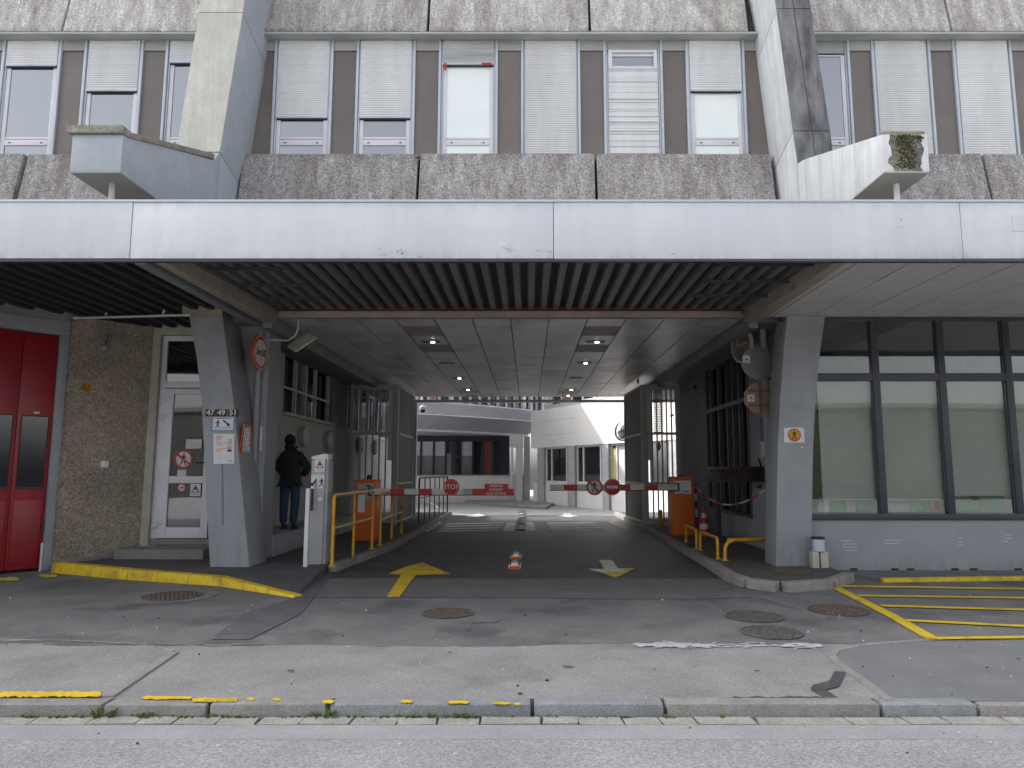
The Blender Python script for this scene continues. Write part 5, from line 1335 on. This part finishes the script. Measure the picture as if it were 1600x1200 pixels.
# LED display
yy = 13.4
X0, X1, z0, z1 = XX(1104,740,yy), XX(1194,740,yy), Z(753,yy), Z(729,yy)
t = thing('led_display', 'long black electronic message display, switched off, right of the passage', 'display', ((X0+X1)/2,yy,z0))
MB().box(X0,X1,yy,yy+.12,z0,z1).build('casing','black',t,bevel=.01); MB().box(X0+.04,X1-.04,yy-.004,yy-.001,z0+.045,z1-.04).build('screen','led',t)
MB().tube([(X1-.03,yy+.06,z1),(4.02,12.36,z1+.15)],.02,6).build('support_arm','black',t)
MB().cyl((X1-.1,z0-.09),.035,yy-.05,yy+.1,n=10).build('camera_body','black',t)
X = XX(1123,800,15.4)
tag(MB().box(X-.05,X+.05,15.4,15.5,.12,1.42).build('support_post','dark_metal',bevel=.01), 'dark square post under the left end of the black message display', 'post')
t = thing('hanging_paper', 'blue and white papers taped to the right passage wall under the octagonal sign', 'notice', (4.0,12.2,2.2))
p = P(1190,668,12.15)
MB().box(p[0]-.03,p[0]+.02,12.15,12.155,P(0,695,12.15)[2],P(0,652,12.15)[2]).build('blue_sheet','dark_blue',t)
MB().box(p[0]-.03,p[0]+.05,12.14,12.145,P(0,715,12.15)[2],P(0,690,12.15)[2]).build('white_sheet','kiosk',t)
# red-white post, chain, cone
X, Y = G(1088, 830, .12); Y = 16.9; X = XX(1088,800,16.9)
t = thing('chain_post', 'red and white plastic chain post behind the right barrier', 'chain post', (X,Y,.12))
zz = [.12,.35,.52,.72,.90,1.08,1.28]; 
for k in range(6): MB().tube([(X,Y,zz[k]),(X,Y,zz[k+1])], .036, 12).build('sleeve','red' if k%2==1 or k==0 else 'white',t,smooth=True)
MB().cyl((X,Y),.14,.121,.16,'z',20).build('base','black',t)
ch = thing('plastic_chain', 'red and white chain sagging from the post to the right drainpipe', 'chain', (X,Y,1.2))
P0 = Vector((X,Y,1.24)); P1 = Vector((XX(1195,765,12.3),12.3,Z(765,12.3))); n = 34
pt = []
for k in range(n+1):
    u = k/n; v = P0.lerp(P1, u); v.z -= .38*4*u*(1-u)*(.9); pt.append(v)
for k in range(n):
    a, c_ = pt[k], pt[k+1]; MB().tube([a, a.lerp(c_,.5), c_], [.014,.019,.014], 6).build('link', 'red' if (k//4)%2 else 'white', ch)
X = XX(1100,815,16.5); Y = 16.5
t = thing('traffic_cone', 'orange traffic cone with white bands beside the chain post', 'traffic cone', (X,Y,.12))
MB().box(X-.17,X+.17,Y-.17,Y+.17,.121,.15).build('base','orange',t,bevel=.015)
for a, c_, m in [(.151,.28,'orange'),(.28,.40,'white'),(.40,.53,'orange'),(.53,.64,'white'),(.64,.80,'orange')]:
    ra = .135*(1-(a-.15)/.75); rc = .135*(1-(c_-.15)/.75)
    MB().cyl((X,Y), ra, a, c_, 'z', 20, r2=rc).build('band', 'red' if m=='orange' else m, t, smooth=True)
# ashtray bucket by the right pillar
X, Y = XX(1279,860,11.15), 11.15
t = thing('ashtray_bin', 'small steel bucket with black lid standing on two stone blocks beside the right pillar', 'bin', (X,Y,.12))
MB().cyl((X,Y),.095,.37,.55,'z',20).build('bucket','alu',t,smooth=True); MB().cyl((X,Y),.10,.551,.585,'z',20).build('lid','black',t)
MB().box(X-.12,X-.015,Y-.06,Y+.1,.04,.368).build('stone_block','plank',t,bevel=.02); MB().box(X+.01,X+.13,Y-.05,Y+.1,.04,.365).build('stone_block','plank',t,bevel=.02)

# flood panel hung under the front beam
t = thing('flood_panel', 'flat beige flood light panel hanging tilted under the front beam at the left', 'lamp', P(470,533,11.9))
q = [P(449,540,12.1), P(463,548,11.8), P(494,527,11.8), P(481,518,12.1)]
MB().hexa([Vector(p)+Vector((0,0,-.03)) for p in q], [Vector(p) for p in q]).build('panel','plank',t,bevel=.006)
MB().tube([P(466,498,12.0), P(466,512,12.0), P(462,524,12.0), P(450,532,12.0), P(415,531,12.0)], .012, 8).build('cable','paper',t,smooth=True)
t = thing('dome_camera', 'white dome camera hanging at the courtyard end of the passage', 'camera', (-3.7,24.6,4))
c = P(661,638,26); MB().sphere(c,.13,n=16,m=10).build('housing','pvc',t,smooth=True); MB().sphere((c[0],c[1]-.02,c[2]-.07),.10).build('dome','black',t,smooth=True)
MB().tube([(c[0]-.35,c[1],c[2]+.25),(c[0],c[1],c[2]+.25),(c[0],c[1],c[2]+.1)],.025,6).build('arm','pvc',t)
t = thing('wall_camera', 'small black camera on the dark right passage wall', 'camera', (4.4,18,3.2))
c = P(1082,607,18); MB().cyl((c[0],c[2]),.05,17.7,18.0,n=12).build('camera_body','black',t); MB().tube([(c[0],18,c[2]),(4.5,18,c[2]+.05)],.03,8).build('arm','kiosk',t)
tag(MB().box(XX(645,700,25.1),XX(651,700,25.1),25.02,25.2,.02,4.1).build('gate_post','clad'), 'pale blue metal post at the courtyard end of the passage, left side', 'post')

# ================================================================== COURTYARD
# right white building: front wall plane from A to B
A = Vector((.75,34.0)); Bv = Vector((4.6,26.6)); d_ = (Bv-A); LR = d_.length; ang = math.atan2(d_.y, d_.x)
cb = thing('courtyard_building', 'white rendered building with ribbon windows beyond the passage on the right', 'building', (A.x, A.y, 0), ang)
LL = 14
def tl(px):
    k = (px-825)/1108.0; u = d_.normalized(); return (k*A.y-A.x)/(u.x-k*u.y)
cxs = [tl(839), tl(886), tl(940), tl(940)+2.2, tl(940)+4.4, tl(940)+6.6]; cxe = [tl(849), tl(897), tl(950)]; cxe += [c+.4 for c in cxs[3:]]
MB().box(-1.3, LL, 0, .3, 2.72, 4.55).build('white_band', 'white_wall', cb, local=True)
for z in (3.3, 3.95): MB().box(-.1, 3.0, -.004, 0, z, z+.015).build('panel_joint','grey_tile',cb,local=True)
MB().box(-.1, LL, .12, .35, 4.55, 4.75).build('parapet_cap', 'clad', cb, local=True)
MB().box(-.1, LL, .6, .9, 4.75, 9).build('upper_wall', 'clad', cb, local=True)
for k in range(12):
    x_ = k*.95
    MB().box(x_+.08, x_+.85, .5, .598, 4.8, 6.3).build('window', 'earth_brick' if k%3 == 1 else 'pane_dark', cb, local=True)
    MB().box(x_-.06, x_+.06, .45, .61, 4.76, 6.4).build('mullion', 'pvc', cb, local=True)
MB().box(-1.3, LL, .12, .5, -.02, 1.05).build('plinth_wall', 'white_wall', cb, local=True)
MB().box(-1.3, LL, .38, .5, 1.05, 2.72).build('glazing_back', 'navy', cb, local=True)
for k, x_ in enumerate(cxs):
    xe_ = cxe[k]
    MB().box(x_, xe_, .02, .40, -.02, 2.718).build('column', 'grey_tile', cb, local=True)
    for z in (.75, 1.5, 2.2): MB().box(x_+.002, xe_-.002, .016, .0195, z, z+.015).build('column_joint','wall_grey',cb,local=True)
    a, c_ = xe_, (cxs+[13.5])[k+1]
    wob = MB(); yw = .13
    for xx in (a+.02, a+(c_-a)*.24, a+(c_-a)*.86): wob.box(xx, xx+.07, yw, yw+.06, 1.06, 2.7)
    wob.box(a, c_, yw, yw+.06, 2.64, 2.70); wob.box(a, c_, yw, yw+.06, 1.06, 1.14)
    wn = wob.build('window', 'white_wall', cb, local=True)
    MB().box(a+.03, c_-.03, yw+.065, yw+.07, 1.1, 2.66).build('pane', 'pane_dark', wn, local=True)
    if k == 2: MB().box(a+.1, a+(c_-a)*.24-.02, yw+.045, yw+.062, 1.15, 2.55).build('curtain', 'yellow_curtain', wn, local=True)
    if k == 2: MB().box(a+(c_-a)*.24+.09, a+(c_-a)*.6, yw+.045, yw+.062, 1.15, 2.62).build('curtain', 'wall_light', wn, local=True)
MB().box(-.1, LL, .2, .55, 1.055, 1.058).build('sill_line','grey_tile',cb,local=True)
MB().box(-1.3, LL, .9, 8, -.02, 9).build('body','white_wall',cb,local=True)
# round sign on it
tz = thing('traffic_mirror', 'round convex mirror on the white courtyard building beside the right gate', 'mirror', P(973,674,26.0), ang+R(20))
MB().cyl((0,0),.36,-.02,.04,n=32).build('rim','black',tz,local=True); MB().sphere((0,0,0),.33,sy=.25).build('mirror_face','mirror',tz,local=True,smooth=True)
# left: curved clad balcony
cl = thing('clad_gallery', 'curved gallery clad in ribbed metal above the courtyard on the left', 'building', (-3,34,3))
# path of the clad face
def pth(u): # u 0..1 from far left to right end
    p0, p1, p2 = Vector((-9,29.5)), Vector((-3,31.5)), Vector((1.0,37.5))
    return p0*(1-u)**2+p1*2*u*(1-u)+p2*u*u
N_ = 22; zl, zh = 4.15, 4.72
rows_ = 7
for r in range(rows_):
    za = zl+(zh-zl)*r/rows_; zc_ = zl+(zh-zl)*(r+1)/rows_-.012
    b = MB(); vs_ = []; fs = []
    for k in range(N_+1):
        p = pth(k/N_); q = pth(min(1,(k+1)/N_))-pth(max(0,(k-1)/N_)); nrm = Vector((q.y,-q.x)).normalized()
        p2 = p+nrm*.04
        vs_ += [(p2.x,p2.y,za),(p2.x-nrm.x*.01,p2.y-nrm.y*.01,zc_),(p.x-nrm.x*.1,p.y-nrm.y*.1,za),(p.x-nrm.x*.1,p.y-nrm.y*.1,zc_)]
    for k in range(N_):
        e = k*4; fs += [(e,e+4,e+5,e+1),(e+1,e+5,e+7,e+3),(e,e+2,e+6,e+4)]
    fs += [(0,1,3,2),(N_*4,N_*4+2,N_*4+3,N_*4+1)]
    b.add(vs_, fs); b.build('cladding_board','clad',cl)
def wallstrip(z0, z1, off0, off1, nm, m, parent):
    b = MB(); vs_ = []; fs = []
    for k in range(N_+1):
        p = pth(k/N_); q = pth(min(1,(k+1)/N_))-pth(max(0,(k-1)/N_)); nrm = Vector((q.y,-q.x)).normalized()
        a = p-nrm*off0; c_ = p-nrm*off1
        vs_ += [(a.x,a.y,z0),(c_.x,c_.y,z1)]
    for k in range(N_): fs.append((k*2,k*2+2,k*2+3,k*2+1))
    b.add(vs_, fs); return b.build(nm, m, parent)
wallstrip(4.13, 3.55, .0, 1.2, 'sloping_soffit', 'clad_under', cl)
wallstrip(3.55, 3.45, 1.2, 1.25, 'soffit_edge', 'pvc', cl)
wallstrip(3.45, 3.48, 1.25, 6, 'flat_soffit', 'clad_under', cl)
wallstrip(4.73, 4.79, .02, .3, 'sill', 'pvc', cl)
wallstrip(6.9, 6.905, .0, .3, 'light_leak_strip', 'pvc', cl)  # added out of view to stop a sun streak through the slit
wallstrip(4.79, 6.9, .3, .3, 'window_pane', 'pane_sky', cl)
for k in range(1, N_, 1):
    p = pth(k/N_); q = pth((k+1)/N_)-pth((k-1)/N_); nrm = Vector((q.y,-q.x)).normalized(); p = p-nrm*.22
    MB().box(p.x-.06,p.x+.06,p.y-.05,p.y+.05,4.79,6.89).build('mullion','pvc',cl)
wallstrip(6.9, 9.5, .0, .0, 'upper_wall', 'clad', cl)
e = pth(1.0)
MB().hexa([(e.x-.1,e.y-.1,3.6),(e.x+.45,e.y+.5,4.0),(e.x+.45,e.y+6,4.0),(e.x-.1,e.y+6,3.6)],[(e.x-.05,e.y-.1,9.5),(e.x+.45,e.y+.5,9.5),(e.x+.45,e.y+6,9.5),(e.x-.05,e.y+6,9.5)]).build('end_wall','clad',cl)
MB().box(-20,.9,38.8,48,4.2,9.5).build('upper_body','clad',cl)
# glazed ground floor under it
gl = thing('glazed_ground_floor', 'dark framed glazed ground floor under the curved gallery', 'shopfront', (-3,38.5,1.4))
gy = 37.6
zg0, zg1 = Z(742,gy), Z(672,gy)
MB().box(-14, XX(796,700,gy), gy+.3, gy+.5, 0, 3.6).build('dark_room', 'navy', gl)
xx_ = [XX(p,700,gy) for p in (610,632,658,678,697,720,739,754,770)]
MB().box(-14, XX(796,700,gy), gy-.02, gy+.1, Z(690,gy), Z(674,gy)+.2).build('head_panel','navy',gl)
for k in range(len(xx_)-1):
    MB().box(xx_[k]+.04, xx_[k+1]-.04, gy+.02, gy+.05, zg0, Z(690,gy)).build('pane', 'orange_cupboard' if k == 7 else ('wall_light' if k in (1,2,3,5) else 'pane_dark'), gl)
for x_ in xx_: MB().box(x_-.05, x_+.05, gy-.04, gy+.1, zg0, Z(674,gy)).build('mullion','navy',gl)
for k, (a, c_) in enumerate([(1,2),(2,3),(3,4),(5,6)]):
    MB().box(xx_[a]+.05, xx_[a+1]-.05, gy+.01, gy+.019, zg0, Z(712,gy)).build('lower_reflection_panel','wall_grey',gl)
lw_ = tag(MB().box(-14, XX(822,760,36.4), 36.3, 36.6, 0, Z(744,36.4)).build('low_wall','white_wall',bevel=.02), 'low white wall in front of the glazed ground floor in the courtyard', 'wall')
MB().box(-14, XX(822,760,36.4)+.04, 36.26, 36.64, Z(744,36.4)+.001, Z(744,36.4)+.06).build('wall_cap','grey_tile',lw_)
t = thing('courtyard_column', 'round-cornered white column with downpipe at the end of the curved gallery', 'column', (.2,36,0))
MB().box(XX(796,700,36), XX(818,700,36), 35.9, 36.4, Z(699,36), Z(680,36)).build('capital','white_wall',t,bevel=.03)
MB().box(XX(806,700,36), XX(817,700,36), 35.95, 36.25, 0, Z(699,36)-.002).build('shaft','white_wall',t)
MB().tube([(XX(800,700,36),35.9,.9),(XX(800,700,36),35.9,Z(699,36))],.06,8).build('downpipe','pvc',t)
MB().box(XX(818,700,36)+.02, XX(828,700,36), 36.0, 36.3, 0, Z(682,36)).build('pier','grey_tile',t)
b = MB(); b.prism([(.75,29.6),(-.3,30.8),(-1.8,32.6),(-3.2,36.2),(.9,36.2),(1.2,33.5)], .009, .12, 'z'); tag(S('courtyard_island', b, 'concrete'), None)
tag(sheet([G(650,776), G(662,781), G(682,794), G(688,794), G(664,779)], .014, 'zebra', 'painted_line'), 'white painted kerb line behind the dark railing in the courtyard', 'road marking')
# passage side returns so that no gaps are open to the sky
b = MB(); b.box(-70,-7.2,13.4,25,-.1,4.44); b.build('ground_floor_body','roofdark',bld)
MB().box(-7.2,-5.602,17.0,25,-.1,4.44).build('ground_floor_body','roofdark',bld)
MB().box(-7.25,-7.2,12.95,16.99,-.1,4.44).build('ground_floor_body','roofdark',bld)
MB().box(-70,-10.6,9.8,13.39,-.1,4.44).build('ground_floor_body','roofdark',bld)
MB().box(6.6,45,17.4,25,-.1,4.44).build('ground_floor_body','roofdark',bld)

# houses across the street, behind the viewer: they close the street and show in the glass
op = thing('opposite_building', 'low grey-beige house row across the street, seen only as a reflection in the glazing', 'building', (0,-20,0))
MB().box(-40, 40, -30, -20, -.1, 5.4).build('facade', 'opp', op)
MB().box(-40.2, 40.2, -30, -19.9, 5.402, 5.7).build('roof_edge', 'concrete', op)
# ================================================================== PERSON
def skin(name, verts, edges, radii, m, parent, root=0, sub=2):
    me = bpy.data.meshes.new(name); me.from_pydata(verts, edges, []); o = bpy.data.objects.new(name, me); col.objects.link(o)
    o.modifiers.new('s', 'SKIN').branch_smoothing = .6
    sd = me.skin_vertices[0].data
    for i, r in enumerate(radii): sd[i].radius = r if isinstance(r, tuple) else (r, r); sd[i].use_root = (i == root)
    ss = o.modifiers.new('u', 'SUBSURF'); ss.levels = sub; ss.render_levels = sub
    dg = bpy.context.evaluated_depsgraph_get(); dg.update(); nm = bpy.data.meshes.new_from_object(o.evaluated_get(dg))
    bpy.data.objects.remove(o); nm.name = name; nm.materials.clear(); nm.materials.append(M[m])
    for p in nm.polygons: p.use_smooth = True
    r_ = bpy.data.objects.new(name, nm); col.objects.link(r_); r_.parent = parent; return r_
Pz = .47; px_, py_ = -4.70, 14.05
per = thing('person', 'man in black jacket and jeans standing at a counter, seen from behind', 'person', (px_, py_, Pz), R(0))
# local coordinates: +x right, +y forward; height 1.85
V = [(0,0,.98),(0,.0,1.12),(0,.02,1.30),(0,.02,1.46),(0,.02,1.56),(-.03,.05,1.64),(-.055,.08,1.73),(-.06,.08,1.79),   # 0-7 spine/head
     (-.10,.0,.92),(-.11,.02,.50),(-.10,-.02,.09),(-.10,.12,.05),             # 8-11 left leg
     (.10,.0,.92),(.10,.03,.50),(.09,-.01,.09),(.11,.13,.05),                 # 12-15 right leg
     (-.19,.02,1.48),(-.25,.06,1.22),(-.20,.26,1.08),(-.16,.33,1.06),                  # 16-19 left arm
     (.19,.02,1.48),(.29,.04,1.20),(.16,.24,1.06),(.11,.31,1.05)]             # 20-23 right arm
E = [(0,1),(1,2),(2,3),(3,4),(4,5),(5,6),(6,7),(0,8),(8,9),(9,10),(10,11),(0,12),(12,13),(13,14),(14,15),(3,16),(16,17),(17,18),(18,19),(3,20),(20,21),(21,22),(22,23)]
Rr = [(.15,.11),(.145,.105),(.16,.11),(.15,.10),(.06,.06),(.062,.07),(.085,.10),(.06,.07),.085,.062,.042,.035,.085,.062,.042,.035,.06,.045,.032,.028,.06,.045,.032,.028]
body = skin('body', V, E, Rr, 'skin', per)
for sgn, wrist, tag_ in ((-1, Vector((-.155,.33,1.06)), 'l'), (1, Vector((.105,.31,1.05)), 'r')):
    b = MB(); b.sphere(wrist+Vector((0,.05,0)), .042, sy=1.2, sz=.5, n=10, m=7)
    for k in range(4):
        o_ = wrist+Vector((-.03+k*.02, .09, 0)); l = [.07,.08,.075,.06][k]
        b.tube([o_-Vector((0,.03,0)), o_+Vector((0,l*.5,.0)), o_+Vector((0,l*.85,-.02)), o_+Vector((0,l,-.035))], [.010,.0095,.009,.006], 8)
    o_ = wrist+Vector((-sgn*.04, .03, 0)); b.tube([wrist+Vector((-sgn*.02,.01,0)), o_+Vector((-sgn*.01,.03,0)), o_+Vector((-sgn*.012,.065,-.01))], [.014,.012,.008], 8)
    b.build('hand', 'skin', per, local=True, smooth=True)
jk = skin('jacket', [(0,0,.86),(0,0,1.02),(0,.01,1.24),(0,.02,1.42),(-.01,.02,1.53),(-.03,.03,1.60)]+[(-.17,.02,1.45),(-.27,.055,1.20),(-.215,.24,1.08)]+[(.17,.02,1.45),(.32,.03,1.18),(.18,.22,1.05)],
     [(0,1),(1,2),(2,3),(3,4),(4,5),(3,6),(6,7),(7,8),(3,9),(9,10),(10,11)], [(.225,.17),(.215,.165),(.235,.175),(.205,.15),(.13,.12),(.095,.10),(.125,.12),.095,.07,(.125,.12),.095,.07], 'jacket', per, root=1)
skin('trousers', [(0,0,.95),(-.10,0,.88),(-.115,.02,.50),(-.10,-.02,.10),(.10,0,.88),(.105,.03,.50),(.09,-.01,.10)], [(0,1),(1,2),(2,3),(0,4),(4,5),(5,6)], [(.14,.12),.11,.09,.078,.11,.09,.078], 'jeans', per)
for sx in (-.10, .095):
    b = MB(); b.sphere((sx,.06,.045), .055, sy=2.5, sz=.9, n=12, m=8); b.box(sx-.045, sx+.045, -.07, .19, .0, .02); b.build('shoe', 'shoe', per, local=True, smooth=True)
MB().sphere((-.057,.062,1.745), .105, sy=1.12, sz=1.12, n=18, m=12).build('hair','hair',per,local=True,smooth=True)
b = MB(); b.sphere((-.06,.185,1.72), .016, sz=1.5); b.sphere((-.163,.075,1.72), .02, sx=.4, sz=1.6); b.sphere((.048,.075,1.72), .02, sx=.4, sz=1.6); b.build('ear','skin',per,local=True,smooth=True)
MB().tube([(-.12,.05,1.60),(-.10,-.03,1.62),(-.03,-.07,1.63),(.05,-.03,1.62),(.07,.05,1.60)],.04,10).build('collar','jacket',per,local=True,smooth=True)
MB().box(.06,.085,-.045,-.03,1.60,1.625).build('collar_tag','paper',per,local=True)
